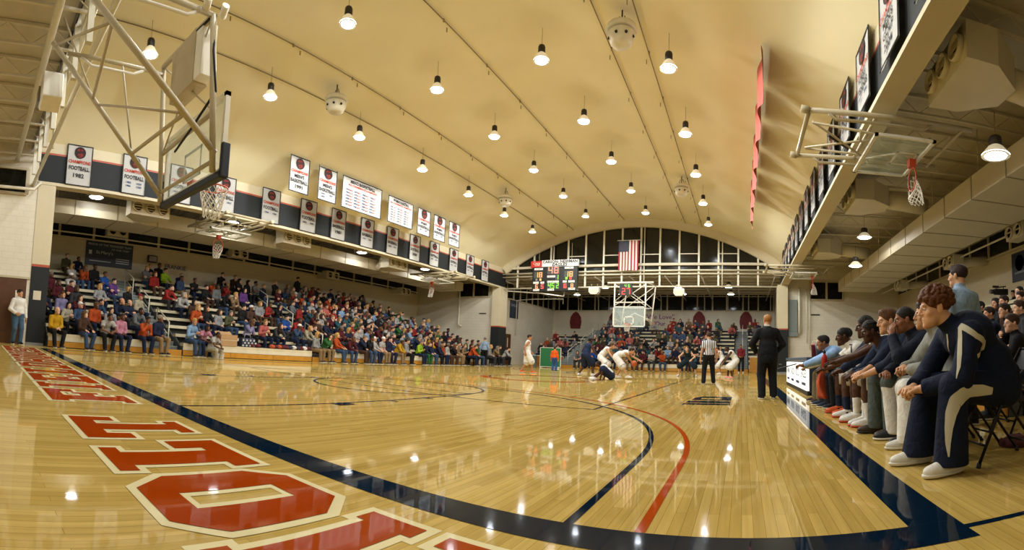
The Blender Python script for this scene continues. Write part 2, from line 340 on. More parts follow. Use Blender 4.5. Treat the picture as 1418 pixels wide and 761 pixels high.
# bay back walls with window bands
def window_band(nm,axis,pos,a0,a1,z0,z1,n,inward):
    """dark night glass with frame bars. axis 'x': wall at X=pos running along Y"""
    g=MB(); fr=MB(); t=.06
    def bb(mb,u0,u1,w0,w1,d0,d1):
        if axis=='x': mb.bbox((pos+inward*d0,u0,w0),(pos+inward*d1,u1,w1))
        else: mb.bbox((u0,pos+inward*d0,w0),(u1,pos+inward*d1,w1))
    bb(g,a0,a1,z0,z1,.0,.03)
    bb(fr,a0,a1,z0-.06,z0+.02,0,.1); bb(fr,a0,a1,z1-.04,z1+.04,0,.1)
    for i in range(n+1):
        u=a0+(a1-a0)*i/n; bb(fr,u-.06,u+.06,z0,z1,0,.09)
    wi=struct(g.build(nm,m_night)); fr.build('window_frame',m_frame,wi); return wi
wbox('wall_left_back',(BXL-.2,-1,0),(BXL,YE+.3,ZB+.2),m_blockbk)
window_band('window_1','x',BXL,2.0,YE-.2,5.02,5.95,16,1)
wbox('wall_right_back',(BXR,-5,0),(BXR+.2,YE+.3,ZB+.2),m_blockbk)
window_band('window_2','x',BXR,2.0,YE-.2,4.8,5.75,16,-1)
wbox('wall_left_end',(BXL,YE,0),(XL-.5,YE+.25,ZB+.2),m_block); window_band('window_3','y',YE,-19.6,-17.0,4.75,5.75,2,-1)
wbox('wall_right_end',(XR+.37,YE,0),(BXR,YE+.25,ZB+.2),m_block); window_band('window_4','y',YE,4.1,6.2,4.5,5.6,2,-1)
wbox('wall_left_near',(XL-.3,-5,0),(XL-.0,1.72,ZB+.2),m_block); window_band('window_5','x',XL,-1,1.35,4.95,5.75,2,1)
wbox('wall_left_bay_near',(BXL,1.5,0),(XL-.45,1.72,ZB+.2),m_block)
wbox('wall_right_bay_near',(XR,-5.2,0),(BXR,-5,ZB+.2),m_block)
wbox('wall_back',(XL-.3,-5.2,0),(XR,-5,ZB+.2),m_block)
# end bay beyond the arch
EXL,EXR=-17.2,2.75
wbox('wall_far',(EXL-.2,FY,0),(EXR+.2,FY+.2,ZB+.3),m_blockbk if False else m_block); window_band('window_6','y',FY,EXL+.1,EXR-.1,5.0,6.45,15,-1)
wbox('wall_far_left',(EXL-.2,YE+.6,0),(EXL,FY,ZB+.3),m_block); window_band('window_7','x',EXL,31.3,FY-.3,5.0,6.3,9,1)
wbox('wall_far_right',(EXR,YE+.6,0),(EXR+.2,FY,ZB+.3),m_block)
# roofs
wbox('ceiling_left_bay',(BXL-.2,1.5,ZB),(XL-.3,YE+.3,ZB+.15),m_deck); wbox('ceiling_right_bay',(XR+.3,-5.2,ZB),(BXR+.2,YE+.3,ZB+.15),m_deck)
wbox('ceiling_far_bay',(EXL-.2,YE+.05,ZB+.1),(EXR+.2,FY+.2,ZB+.25),m_deck); wbox('ceiling_near_bay',(XL-.3,-5.2,ZB),(XR+.3,1.6,ZB+.15),m_deck)
# vault
mb=MB(); N=64; pts=[]
for i in range(N+1):
    x=XL-.05+(XR-XL+.1)*i/N; pts.append((x,vault_z(x)))
v=[(x,YN-.05,z) for x,z in pts]+[(x,YE+.1,z) for x,z in pts]+[(x,YN-.05,z+.15) for x,z in pts]+[(x,YE+.1,z+.15) for x,z in pts]; n1=N+1
f=[(i,i+1,n1+i+1,n1+i) for i in range(N)]+[(2*n1+i,3*n1+i,3*n1+i+1,2*n1+i+1) for i in range(N)]
mb.add(v,f,0,True); struct(mb.build('ceiling',m_ceil))
# conduits with clips along the vault
for x in (-7.5,-10.9,-3.6,-2.55,-12.1):
    c=MB(); z=vault_z(x)-.05; c.tube((x,YN,z),(x,YE,z),.016,6)
    if x>-12:
        for k in range(12):
            y=3+2.3*k; c.box((x+.02,y,z-.03),(.03,.05,.09)); c.box((x-.12,y+.35,z-.04),(.02,.03,.12))
    o=tag(c.build('conduit',mat('tan_conduit','8f7f5e',.5)),{-7.5:'thin tan conduit with clips nearest the crown of the vaulted ceiling',-10.9:'thin tan conduit with clips on the left slope of the vault, below the crown conduit',-3.6:'left of the two thin conduits on the right slope of the vault',-2.55:'right of the two thin conduits on the right slope of the vault',-12.1:'lowest thin conduit on the left slope of the vault'}[x],'conduit','ceiling conduits')
# end arches: rib, glass, mullions, rails
def arch_wall(nm,Y,s,num):
    """s: direction (+1/-1) of the room outside the hall"""
    rib=MB(); n=48; xs=[XL+(XR-XL)*i/n for i in range(n+1)]
    fr=[(x,vault_z(x)+.05) for x in xs]; bk=[]
    for x,z in fr:
        d=math.hypot(x-XC,z-VZ); k=(VR-.5)/d; bk.append((XC+(x-XC)*k,VZ+(z-VZ)*k))
    y0,y1=Y,Y+s*.45
    v=[(x,y0,z) for x,z in fr]+[(x,y0,z) for x,z in bk]+[(x,y1,z) for x,z in fr]+[(x,y1,z) for x,z in bk]; m=n+1
    f=[]
    for i in range(n): f+=[(i,i+1,m+i+1,m+i),(2*m+i,3*m+i,3*m+i+1,2*m+i+1),(m+i,m+i+1,3*m+i+1,3*m+i)]
    rib.add(v,f,0,True); struct(rib.build('wall_%s_arch'%nm,m_beige))
    g=MB(); gz0=6.3; gp=[(x,z) for x,z in bk if z>gz0+.02]; poly=[(gp[0][0],Y+s*.3,gz0)]+[(x,Y+s*.3,z) for x,z in gp]+[(gp[-1][0],Y+s*.3,gz0)]
    g.prism(poly,(0,s*.03,0)); wi=struct(g.build('window_%d'%num,m_night))
    mu=MB()
    xs=[-6.42+1.225*k for k in range(-8,8)]
    for k,x in enumerate(xs):
        d=x-XC
        if abs(d)>8.6: continue
        zt=VZ+math.sqrt((VR-.5)**2-d*d)+.05; mu.box((x,Y+s*.27,(5.3+zt)/2),(.11,.1,zt-5.3))
        if k%2==0 and zt>7.6: mu.box((x+.61,Y+s*.27,7.35),(1.2,.06,.05))
        if k in (3,8,12): mu.tube((x+.25,Y+s*.1,5.2),(x+.25,Y+s*.1,zt),.035)
    mu.build('mullion',m_white,wi)
    rl=MB()
    for z,r in ((6.3,.055),(6.08,.05),(5.28,.055)): rl.tube((XL-.2,Y+s*.15,z),(XR+.2,Y+s*.15,z),r,8)
    rl.build('rail',m_white,wi)
arch_wall('far',YE,1,8); arch_wall('near',YN,-1,9)
# upstand behind the far truss
# joists in the bays
def joists(nm,x0,x1,ys,along='x'):
    mb=MB()
    for y in ys:
        mb.box(((x0+x1)/2,y,ZB-.04),(abs(x1-x0),.07,.06)); mb.box(((x0+x1)/2,y,ZB-.42),(abs(x1-x0),.05,.05))
        k=int(abs(x1-x0)/.45)
        for i in range(k):
            a=x0+(x1-x0)*i/k; b_=x0+(x1-x0)*(i+1)/k; mb.tube((a,y,ZB-.05 if i%2 else ZB-.42),(b_,y,ZB-.42 if i%2 else ZB-.05),.012,4,cap=False)
    return struct(mb.build(nm,m_deck2))
m_deck2=mat('bay_joist_paint','cfc6b0',.6,0,.05,4)
joists('ceiling_left_joist_beam',BXL,XL-.38,[2.6+1.5*k for k in range(18)]); joists('ceiling_right_joist_beam',XR+.42,BXR,[-4+1.5*k for k in range(23)])
joists('ceiling_far_joist_beam',EXL,EXR,[30.9+1.4*k for k in range(8)]); mb=MB()
for k in range(15):
    x=XL+.5+1.25*k; mb.box((x,-1.7,ZB-.04),(.07,6.4,.06)); mb.box((x,-1.7,ZB-.42),(.05,6.4,.05))
    for i in range(14): a=-4.9+.46*i; mb.tube((x,a,ZB-.05 if i%2 else ZB-.42),(x,a+.46,ZB-.42 if i%2 else ZB-.05),.012,4,cap=False)
struct(mb.build('ceiling_near_joist_beam',m_deck2))
mb=MB(); p=onY(73,42,.95); mb.tube((XL,.95,p[2]),(XR,.95,p[2]),.075,10); p=onY(25,60,-.2); mb.tube((XL,-.2,p[2]),(XR,-.2,p[2]),.05,8)
struct(mb.build('ceiling_near_pipe_beam',m_white))
mb=MB()
for k in range(9): mb.tube((EXL+.8+2.3*k,YE+.5,ZB-.5),(EXL+.8+2.3*k,FY-.1,ZB-.62),.045)
for k in range(11): 
    x=EXL+.6+1.9*k; mb.path([(x,FY-.12,4.9),(x,FY-.14,5.7),(x,FY-.3,6.15),(x,FY-.9,6.35)],.05)
struct(mb.build('ceiling_far_brace_beam',m_deck2))
# doors on the left
def door(nm,a,b,axis):
    mb=MB(); mb.bbox(a,b); d=struct(mb.build(nm,m_brown)); return d
d=door('door_1',(XL,.55,0),(XL+.06,1.6,2.15),'x'); MB().bbox((XL+.06,1.25,.95),(XL+.075,1.36,1.75)).build('door_lite',m_white,d); MB().tube((XL+.06,.7,1.0),(XL+.12,.7,1.0),.03).build('door_handle',m_metal,d)
MB().bbox((XL,.48,2.15),(XL+.08,1.7,2.22)).build('door_frame',m_frame,d)
d=door('door_2',(EXL,31.0,0),(EXL+.06,33.4,2.3),'x'); MB().bbox((EXL+.06,32.18,0),(EXL+.075,32.24,2.3)).build('door_seam',m_black,d)
mm=MB(); mm.bbox((EXL+.06,31.5,1.3),(EXL+.075,31.6,2.0)); mm.bbox((EXL+.06,32.8,1.3),(EXL+.075,32.9,2.0)); build_each(mm,'door_lite',m_white,d)
# ------------------------------------------------------------------ lamps
LWARM=(1.0,.965,.86)
m_lens=mat('lit_lamp_lens','fff2d8',.3,0,0,emit=20); m_lensb=mat('lit_bluish_lamp_lens','e8f0ff',.3,0,0,emit=22)
m_housing=mat('dark_lamp_housing','2b2620',.5,0,.05); m_bell=mat('lit_prismatic_bell','d8ccaa',.25,0,0,emit=.55)
UPF=.05
def spot(parent,E,col=LWARM,ang=165):
    u=bpy.data.lights.new('lamp_glow','POINT'); u.energy=E*UPF; u.color=col; u.shadow_soft_size=.14
    o=bpy.data.objects.new('lamp_glow',u); COL.objects.link(o); o.parent=parent; o.location=(0,0,-.66)
    l=bpy.data.lights.new('lamp_light','SPOT'); l.energy=E; l.color=col; l.spot_size=math.radians(178); l.spot_blend=.12; l.shadow_soft_size=.14
    o=bpy.data.objects.new('lamp_light',l); COL.objects.link(o); o.parent=parent; o.location=(0,0,-.66); return o
ROWN=['first','second','third','fourth','fifth','sixth','seventh']; COLN=['leftmost','second from the left','third from the left','rightmost']
def lamp_proto():
    r=empty('ceiling_lamp')
    MB().tube((0,0,.6),(0,0,-.02),.007,6).build('lamp_stem',mat('tan_conduit','8f7f5e',.5),r)
    MB().lathe([(.03,.02),(.09,0),(.11,-.05),(.11,-.2),(.08,-.24)],n=16).build('lamp_housing',m_housing,r)
    MB().lathe([(.09,-.22),(.13,-.26),(.19,-.36),(.235,-.46),(.24,-.47)],n=20).build('lamp_shade',m_bell,r)
    MB().lathe([(.001,-.475),(.15,-.475),(.225,-.465),(.236,-.45)],n=20).build('lamp_lens',m_lens,r)
    return r
LX=[-11.88,-8.65,-5.25,-1.85]; LY=[3.85,7.6,11.3,14.85,18.3,21.8,25.3]
proto=lamp_proto(); first=True
E_MAIN=152
for j,y in enumerate(LY):
    for i,x in enumerate(LX):
        o=proto if first else copy_tree(proto); first=False
        o.location=(x,y,vault_z(x)-.5); o.scale=(.88,.88,.92)
        tag(o,'vault ceiling lamp, %s in the %s row from the near end'%(COLN[i],ROWN[j]),'ceiling lamp','lamps on the vaulted ceiling')
        blue=(j<2 and i<2) or (i,j)==(2,3)
        s_=spot(o,E_MAIN,(.86,.93,1.0) if blue else LWARM)
        if blue:
            for ch in o.children:
                if ch.name.startswith('lamp_lens'): ch.data=ch.data.copy(); ch.data.materials[0]=m_lensb
def bay_lamp(x,y,z,label,group,E):
    o=copy_tree(proto); o.location=(x,y,z)
    for ch in list(o.children):
        if ch.type=='LIGHT': bpy.data.objects.remove(ch)
    o.scale=(1.15,1.15,.8); tag(o,label,'ceiling lamp',group); spot(o,E); return o
for k,y in enumerate((4.1,10.0,17.6,23.0)): bay_lamp(-17.75,y,5.95,'wide round lamp under the left side bay roof, %s from the near end'%ROWN[k],'lamps over the left bleachers',48)
for k,(px,py) in enumerate(((1375,197),(1195,320),(1183,360))):
    p=onX(px,py,4.45); bay_lamp(4.5,p[1],p[2]+.12,'wide round lamp under the right side bay roof, %s nearest the camera'%ROWN[k],'lamps over the right bleachers',66)
for k,(px,py) in enumerate(((770,405),(838,404),(939,402),(1009,402))):
    p=onY(px,py,32.5); bay_lamp(p[0],32.5,6.0,'round lamp in the front row of the far bay, %s from the left'%ROWN[k],'lamps over the far bleachers',48)
for k,(px,py) in enumerate(((799,414),(861,414),(946,413),(1012,413))):
    p=onY(px,py,36.8); bay_lamp(p[0],36.8,6.1,'round lamp in the back row of the far bay, %s from the left'%ROWN[k],'lamps over the far bleachers',48)
for k,x in enumerate((-13.5,-9,-4.5,0)): bay_lamp(x,-2.2,6.0,'added unseen lamp under the near bay roof behind the near arch, %s from the left'%ROWN[k],'added lamps in the near bay',60)  # unseen lamps added behind the camera to brighten the near bay roof
# ------------------------------------------------------------------ banners
m_cloth=mat('white_banner_cloth','b6b5b1',.8,0,.03,3); m_btrim=mat('black_banner_trim','15171c',.8,0,0)
m_emb=mat('dark_emblem_print','2a1414',.8,0,.1,9); m_embr=mat('red_emblem_print','7c2416',.8,0,.05,9)
m_tred=mat('red_banner_print','b0300f',.8,0,0); m_tblk=mat('black_banner_print','20222a',.8,0,0); m_tblu=mat('blue_banner_print','2c4270',.8,0,0)
def sheet(mb,X,y0,y1,z0,z1,s,mi=0,wav=.012,n=10,m=6,sag=0,th=.004):
    """hanging cloth in plane X, s = side that shows; gently waved, closed thin solid"""
    v=[];
    for k in (0,1):
        for j in range(m+1):
            for i in range(n+1):
                u=i/n; w_=j/m; y=y0+(y1-y0)*u; z=z0+(z1-z0)*w_
                if j==m: z-=sag*abs(math.sin(3*PI*u))
                v.append((X+s*(wav*math.sin(5.1*u+2*w_)+(0 if k==0 else -th)),y,z))
    N1=(n+1)*(m+1); f=[]
    for j in range(m):
        for i in range(n):
            a=j*(n+1)+i; q=(a,a+1,a+n+2,a+n+1); f+=[q,tuple(N1+t for t in reversed(q))]
    mb.add(v,f,mi,True)
def banner(X,yc,w_,z0,z1,s,lines,label,group,wide=False,sag=.0):
    """s=+1: read from +X side.  lines: (text, material, relative height, y fraction)"""
    t=thing('banner',label,'banner',(X,yc,z0),0,group); h=z1-z0
    mb=MB(); sheet(mb,0,-w_/2,w_/2,0,h,s,0,sag=sag); mb.build('cloth',m_cloth,t)
    tr=MB(); d=.03
    for a,b in (((-w_/2,0),(-w_/2+d,h)),((w_/2-d,0),(w_/2,h)),((-w_/2,0),(w_/2,d)),((-w_/2,h-d-sag),(w_/2,h-sag))):
        tr.bbox((s*.016-.004,a[0],a[1]),(s*.016+.004,b[0],b[1]))
    tr.build('trim',m_btrim,t)
    off=s*.024; u=(0,s,0)
    if not wide:
        e=MB(); r=w_*.22; n=20; cz=h*.815
        e.add([(off,r*math.cos(2*PI*i/n),cz+r*math.sin(2*PI*i/n)) for i in range(n)],[tuple(range(n)) if s>0 else tuple(reversed(range(n)))],0)
        for k,(a,b,c,dd) in enumerate(((-.6,.25,.1,.62),(-.05,.3,.5,.6),(-.5,-.55,.0,-.2),(.08,-.6,.55,-.1),(-.3,-.85,.35,-.65))):
            e.add([(off+s*.002,a*r,cz+b*r),(off+s*.002,c*r,cz+b*r+.05*r),(off+s*.002,c*r*.8,cz+dd*r),(off+s*.002,a*r*.7,cz+dd*r)],[(0,1,2,3)],1)
        e.build('emblem',[m_emb,m_embr],t)
    tx=MB(); ms=[m_tred,m_tblk,m_tblu]
    for (txt,mi,rh,fr,wm,yo) in lines:
        put_text(tx,txt,(off,yo*w_*s,h*fr),u,(0,0,1),rh*h,wm*w_,0,bold=.028)
        tx.build('lettering',ms[mi],t); tx=MB()
    return t
C_=('CHAMPIONS',0,.085,.585,.86,0)
def std(sport,years=()):
    L=[C_]; sp=sport.split('|')
    if len(sp)==1: L.append((sp[0],1,.105,.43,.8,0)); z=.25
    else: L+=[(sp[0],1,.10,.455,.5,0),(sp[1],1,.10,.315,.86,0)]; z=.16
    if len(years)==1: L.append((years[0],1,.105,z,.42,0))
    else:
        for k,y in enumerate(years): L.append((y,2,.05,z+.04-.085*(k//2),.28,(-.22 if k%2==0 else .22)))
    return L
low=[(3.03,'FOOTBALL',('1982',)),(4.98,'FOOTBALL',('1983','1984','1986','1988')),(6.75,'FOOTBALL',('1989','1993')),(8.58,'FOOTBALL',('1996','1997')),(10.67,'FOOTBALL',('1998','1999')),(12.6,'FOOTBALL',('2003','2009')),
 (14.33,'BASEBALL',('1981',)),(16.18,'BASEBALL',('1995','1999')),(18.0,'BASEBALL',('2000','2001')),(19.8,'SOFTBALL',('2000',)),(21.55,'SOFTBALL',('2001','2002')),(23.48,'SOFTBALL',('2003','2004')),(25.3,'SOFTBALL',('2005','2006')),(27.15,'SOFTBALL',('2007','2008'))]
ORD=['first','second','third','fourth','fifth','sixth','seventh','eighth','ninth','tenth','eleventh','twelfth','thirteenth','fourteenth','fifteenth','sixteenth']
for k,(y,sp,yr) in enumerate(low):
    banner(XL+.06,y,.88,5.42,6.78,1,std(sp,yr),'white %s champions banner on the left fascia, %s from the near end'%(sp.lower(),ORD[k]),'champions banners on the left fascia')
up=[(10.75,.92,std("MEN'S|BASKETBALL",('1991',)),0),(12.15,.95,std("MEN'S|BASKETBALL",('1996','1997','1998')),.05)]
for k,(y,w_,L,sg) in enumerate(up): banner(-14.4,y,w_,6.32,7.66,1,L,"white men's basketball champions banner above the left fascia, %s in the upper row"%ORD[k],'upper row of banners on the left',sag=sg)
def table_lines(title,n):
    L=[(title,1,.11,.88,.62,0),('ALL CONFERENCE CHAMPIONS',0,.06,.765,.86,0)]
    for c in range(n):
        for r in range(6):
            L.append(('%d'%(1962+c*9+r*2),2,.055,.6-.095*r,.09,-.40+.8*(c+.15)/n)); L.append(('%d-%d'%(20+r,4+c),0,.05,.6-.095*r,.07,-.40+.8*(c+.55)/n))
    return L
banner(-14.4,14.1,2.35,6.32,7.62,1,table_lines("MEN'S BASKETBALL",4),"wide white men's basketball record banner with columns of years",'upper row of banners on the left',wide=True)
banner(-14.4,16.6,1.76,6.36,7.55,1,table_lines("WOMEN'S BASKETBALL",3),"wide white women's basketball record banner beside the men's record banner",'upper row of banners on the left',wide=True)
for k,y in enumerate((18.35,19.65,21.0)): banner(-14.4,y,1.0,6.3,7.55,1,std("WOMEN'S|BASKETBALL",('2001','2002')),"white women's basketball champions banner above the left fascia, %s past the record banners"%ORD[k],'upper row of banners on the left')
rl=[("MEN'S|GOLF",('2005',)),("MEN'S|GOLF",('2004',)),("WOMEN'S|TENNIS",('1999','2000')),("MEN'S|TENNIS",('2001','2002')),("WOMEN'S|SOCCER",('2003','2004')),("MEN'S|SOCCER",('2002','2003')),("WOMEN'S|TRACK",('1998','1999')),("VOLLEYBALL",('2004','2006')),("MEN'S|TRACK",('1996','1997')),("WOMEN'S|GOLF",('2007','2008')),("MEN'S|TENNIS",('2005','2006')),("VOLLEYBALL",('2008',)),("MEN'S|SOCCER",('2008',)),("MEN'S|GOLF",('2008',))]
for k,(sp,yr) in enumerate(rl):
    banner(XR-.12,5.25+1.66*k,.98,5.5,6.86,-1,std(sp,yr),'white champions banner on the right fascia, %s from the camera'%ORD[k],'champions banners on the right fascia',sag=.02)
# orange pennants hung on the right slope of the vault
m_pen=mat('orange_pennant_cloth','9a300a',.75,0,.12,4)
for k,(px,py) in enumerate(((1052,90),(1049,143),(1046,186),(1044,220),(1042,248),(1041,270))):
    p=on_vault(px,py,.08); mb=MB(); n=14
    v=[]
    for kk in (0,.006):
        for j in range(6):
            for i in range(n+1):
                u=i/n; z=-1.35*j/5*(1-.12*math.sin(3*u)); v.append((.055*math.sin(7*u+j*.35)+kk,(u-.5)*1.5,z))
    N1=6*(n+1); f=[]
    for j in range(5):
        for i in range(n): a=j*(n+1)+i; q=(a,a+1,a+n+2,a+n+1); f+=[q,tuple(N1+t for t in reversed(q))]
    mb.add(v,f,0,True); tag(mb.build('pennant',m_pen,None,(p[0],p[1],p[2])),'orange cloth pennant hung from the right slope of the vault, %s from the camera'%ORD[k],'pennant','orange pennants on the vault')
# round loudspeaker pods under the vault
for k,(x,y) in enumerate(((-11.4,9.75),(-2.9,10.7),(-11.3,20.8),(-2.8,21.4))):
    z=vault_z(x)-.62
    t=thing('ceiling_speaker','round white loudspeaker pod with dish top under the vault, %s'%('near one on the left slope','near one on the right slope','far one on the left slope','far one on the right slope')[k],'speaker',(x,y,z),0,'loudspeaker pods under the vault')
    MB().lathe([(.0,.05),(.33,.05),(.38,.1),(.36,.17),(.12,.22),(.001,.22)],n=24).build('dish',m_white,t)
    MB().lathe([(.001,-.3),(.2,-.3),(.26,-.24),(.34,-.04),(.34,0),(.001,.0)],n=24).build('drum',m_white,t)
    h=MB()
    for a in (-100,-55,-10,200): 
        h.tube((.29*math.cos(math.radians(a)),.29*math.sin(math.radians(a)),-.13),(.325*math.cos(math.radians(a)),.325*math.sin(math.radians(a)),-.12),.035,10)
    build_each(h,'horn',m_black,t); s_=MB(); s_.tube((0,0,.2),(0,0,.6),.02); s_.tube((.15,0,.2),(.06,0,.45),.012); s_.tube((-.15,0,.2),(-.06,0,.45),.012); s_.build('bracket',m_housing,t)
# ------------------------------------------------------------------ basketball goals
m_tube=mat('cream_goal_tube','b5a98a',.4,0,.06,6); m_tubew=mat('white_goal_tube','e4e0d2',.4,0,.04,6); m_pad=mat('navy_edge_pad','17202e',.6,0,.05); m_rim=mat('orange_rim','c4471c',.35,0,.04)
m_net=mat('white_net_cord','ded8c8',.8,0,0); m_glass=glassmat('backboard_glass',(.62,.74,.70),.25)
def net_mesh(mb,c,r0,r1,h,n=12,rows=6,th=.007,ax=None):
    P=lambda j,i:(c[0]+(r0+(r1-r0)*min(1,(j/rows)*1.15)**.8)*math.cos(2*PI*i/n),c[1]+(r0+(r1-r0)*min(1,(j/rows)*1.15)**.8)*math.sin(2*PI*i/n),c[2]-h*j/rows)
    for j in range(rows):
        for i in range(n):
            o=.5*(j%2); mb.tube(P(j,i+o),P(j+1,i+o+.5),th,4,cap=False); mb.tube(P(j,i+o),P(j+1,i+o-.5),th,4,cap=False)
def rim_parts(t,c,dirv,r=.2286,hang=.45):
    """ring round c (local), bracket toward -dirv"""
    m=MB(); n=24; m.path([(c[0]+r*math.cos(2*PI*i/n),c[1]+r*math.sin(2*PI*i/n),c[2]) for i in range(n)],.011,6,closed=True)
    d=Vector(dirv); b=Vector(c)-d*(r+.0); e=Vector(c)-d*(r+.16); s=Vector((-d.y,d.x,0))
    m.tube(b+s*.1,e+s*.06,.014,6); m.tube(b-s*.1,e-s*.06,.014,6); m.box(tuple(e-Vector((0,0,.05))),(.04+abs(s.x)*.12,.04+abs(s.y)*.12,.14))
    o=m.build('rim',m_rim,t); nt=MB(); net_mesh(nt,c,r,.13,hang); nt.build('net',m_net,t); return o
# near goal, seen from behind: board plane Y=2.93
t=thing('basketball_goal','near basketball goal with clear backboard hung from braced tubes','basketball goal',(-6.65,2.93,2.9))
O=Vector((-6.65,2.93,2.9)); G=lambda x,y,z:tuple(Vector((x,y,z))-O)
b=MB(); b.bbox(G(-7.6,2.92,2.98),G(-5.65,2.945,3.98)); b.build('backboard_glass',m_glass,t)
fr=MB(); x0,x1,z0,z1=-7.65,-5.6,2.93,4.02
for p,q in (((x0,2.9,z0),(x0+.06,2.97,z1)),((x1-.06,2.9,z0),(x1,2.97,z1)),((x0,2.9,z0),(x1,2.97,z0+.06)),((x0,2.9,z1-.06),(x1,2.97,z1))): fr.bbox(G(*p),G(*q))
fr.build('backboard_frame',m_tubew,t)
sq=MB(); 
for p,q in (((-6.93,2.946,3.1),(-6.32,2.95,3.15)),((-6.93,2.946,3.5),(-6.32,2.95,3.55)),((-6.93,2.946,3.1),(-6.88,2.95,3.55)),((-6.37,2.946,3.1),(-6.32,2.95,3.55))): sq.bbox(G(*p),G(*q))
sq.build('target_square',m_tubew,t)
pd=MB(); pd.bbox(G(x0-.04,2.88,2.86),G(x1+.04,3.0,2.96)); pd.bbox(G(x1-.02,2.88,2.86),G(x1+.05,3.0,3.32)); pd.bbox(G(x0-.05,2.88,2.86),G(x0+.02,3.0,3.32)); pd.build('edge_pad',m_pad,t,bevel=.015)
rim_parts(t,G(-6.65,3.34,3.05),(0,1,0))
tb=MB(); L_,R_=-7.6,-5.72
lt,lb=(L_,2.72,5.2),(L_,2.84,2.95); rt,rb=(R_,2.68,5.0),(R_,2.84,2.95)
for p,q,r in ((lt,lb,.04),(rt,rb,.045),(lt,rt,.045),((L_,2.75,5.08),(L_,1.1,5.05),.035),((R_,2.72,5.0),(R_,1.1,5.03),.04),((L_,.85,5.18),(L_,2.84,3.05),.042),((R_,.7,5.05),(R_,2.86,3.2),.045),
   ((L_,2.82,3.75),(R_,2.8,3.75),.035),((L_,2.84,3.1),(R_,2.84,3.1),.03)): tb.tube(G(*p),G(*q),r,10)
tb.build('post',m_tube,t)
br=MB()
def Lp(f): return (L_,.85+1.99*f,5.18-2.13*f)
def Rp(f): return (R_,.7+2.16*f,5.05-1.85*f)
for a,c,r in ((Lp(.36),Rp(.3),.025),(Lp(.4),Rp(.78),.02),(Lp(.02),Rp(.3),.02),(Lp(.72),Rp(.78),.028),(Lp(.36),(L_,1.0,5.6),.016),(Lp(.72),(L_,2.0,5.1),.016),(lt,(R_,2.8,3.75),.014),((L_,2.82,3.75),rt,.014)): br.tube(G(*a),G(*c),r,8)
br.build('brace',m_tube,t)
kb=MB(); 
for y in (2.55,2.8): kb.tube(G(R_+.02,y,5.02),G(R_+.17,y-.03,5.08),.05,10)
kb.path([G(R_,2.5,5.0),G(R_,2.3,4.88),G(R_,1.6,4.86),G(R_,1.4,5.0)],.025,6); kb.path([G(L_,2.4,5.07),G(L_,2.2,4.95),G(L_,1.5,4.93),G(L_,1.3,5.05)],.025,6)
build_each(kb,'hinge',m_tubew,t)
cb=MB(); cb.path([G(R_-.02,2.72,5.0),G(R_+.05,2.7,4.5),G(R_+.04,2.78,4.0),G(-6.3,2.75,3.72),G(-7.0,2.8,3.6)],.018,6); cb.path([G(-6.6,2.68,5.12),G(-6.2,2.66,5.03),G(R_,2.66,4.98)],.02,6); cb.build('cable',m_black,t)
# shot clock seen from behind
t=thing('shot_clock','boxy shot clock seen from behind above the near backboard','shot clock',(-6.45,2.78,4.3))
MB().bbox((-.55,-.14,0),(.28,.1,.78)).build('case',mat('shot_clock_back_paint','b3a483',.5),t,bevel=.01); MB().bbox((.281,-.13,.02),(.5,.09,.76)).build('lit_side_panel',m_tubew,t,bevel=.01);  # white side piece: the light falling on that face put into its colour
k_=MB(); k_.tube((-.2,0,.78),(-.2,0,.86),.02); k_.tube((.2,0,.78),(.2,0,.74),.02); build_each(k_,'bracket',m_tube,t)
# far goal
a=onY(849,424,28.0); b_=onY(893,452.5,28.0); fx=(a[0]+b_[0])/2; fw=abs(b_[0]-a[0]); fz0=b_[2]; fz1=a[2]
t=thing('basketball_goal','far basketball goal hung from white lattice tubes under the far arch','basketball goal',(fx,28,fz0)); O=Vector((fx,28,fz0))
hw=fw/2; hz=fz1-fz0
MB().bbox((-hw+.03,0,.03),(hw-.03,.02,hz-.03)).build('backboard_glass',m_glass,t)
fr=MB()
for p,q in (((-hw,-.02,0),(-hw+.06,.05,hz)),((hw-.06,-.02,0),(hw,.05,hz)),((-hw,-.02,0),(hw,.05,.06)),((-hw,-.02,hz-.06),(hw,.05,hz))): fr.bbox(p,q)
fr.build('backboard_frame',m_tubew,t); sq=MB()
for p,q in (((-.3,-.025,.15),(.3,-.02,.2)),((-.3,-.025,.56),(.3,-.02,.61)),((-.3,-.025,.15),(-.25,-.02,.61)),((.25,-.025,.15),(.3,-.02,.61))): sq.bbox(p,q)
sq.build('target_square',m_tubew,t); pd=MB(); pd.bbox((-hw-.05,-.03,-.06),(hw+.05,.08,0)); pd.bbox((hw,-.03,-.06),(hw+.05,.08,.38)); pd.bbox((-hw-.05,-.03,-.06),(-hw,.08,.38)); pd.build('edge_pad',m_pad,t)
rim_parts(t,(0,-.4,.15),(0,-1,0))
tb=MB(); zt=5.28-fz0; xl,xr=-hw+.05,hw-.02
for p,q,r in (((xl,.1,0),(xl,.1,zt),.045),((xr,.1,0),(xr,.1,zt),.045),((-hw-.4,.1,zt),(hw+.45,.1,zt),.06),((xl+.12,1.5,.25),(xl+.42,1.5,zt),.04),((xr+.1,1.5,.25),(xr+.34,1.5,zt),.04),((xl,.1,.5),(xl+.14,1.5,.35),.03),((xr,.1,.5),(xr+.1,1.5,.35),.03),
  ((xl,.1,hz+.25),(xr,.1,hz+.25),.04),((xl,.1,zt),(xl+.42,1.5,zt),.04),((xr,.1,zt),(xr+.34,1.5,zt),.04)): tb.tube(p,q,r,8)
tb.build('post',m_tubew,t); br=MB()
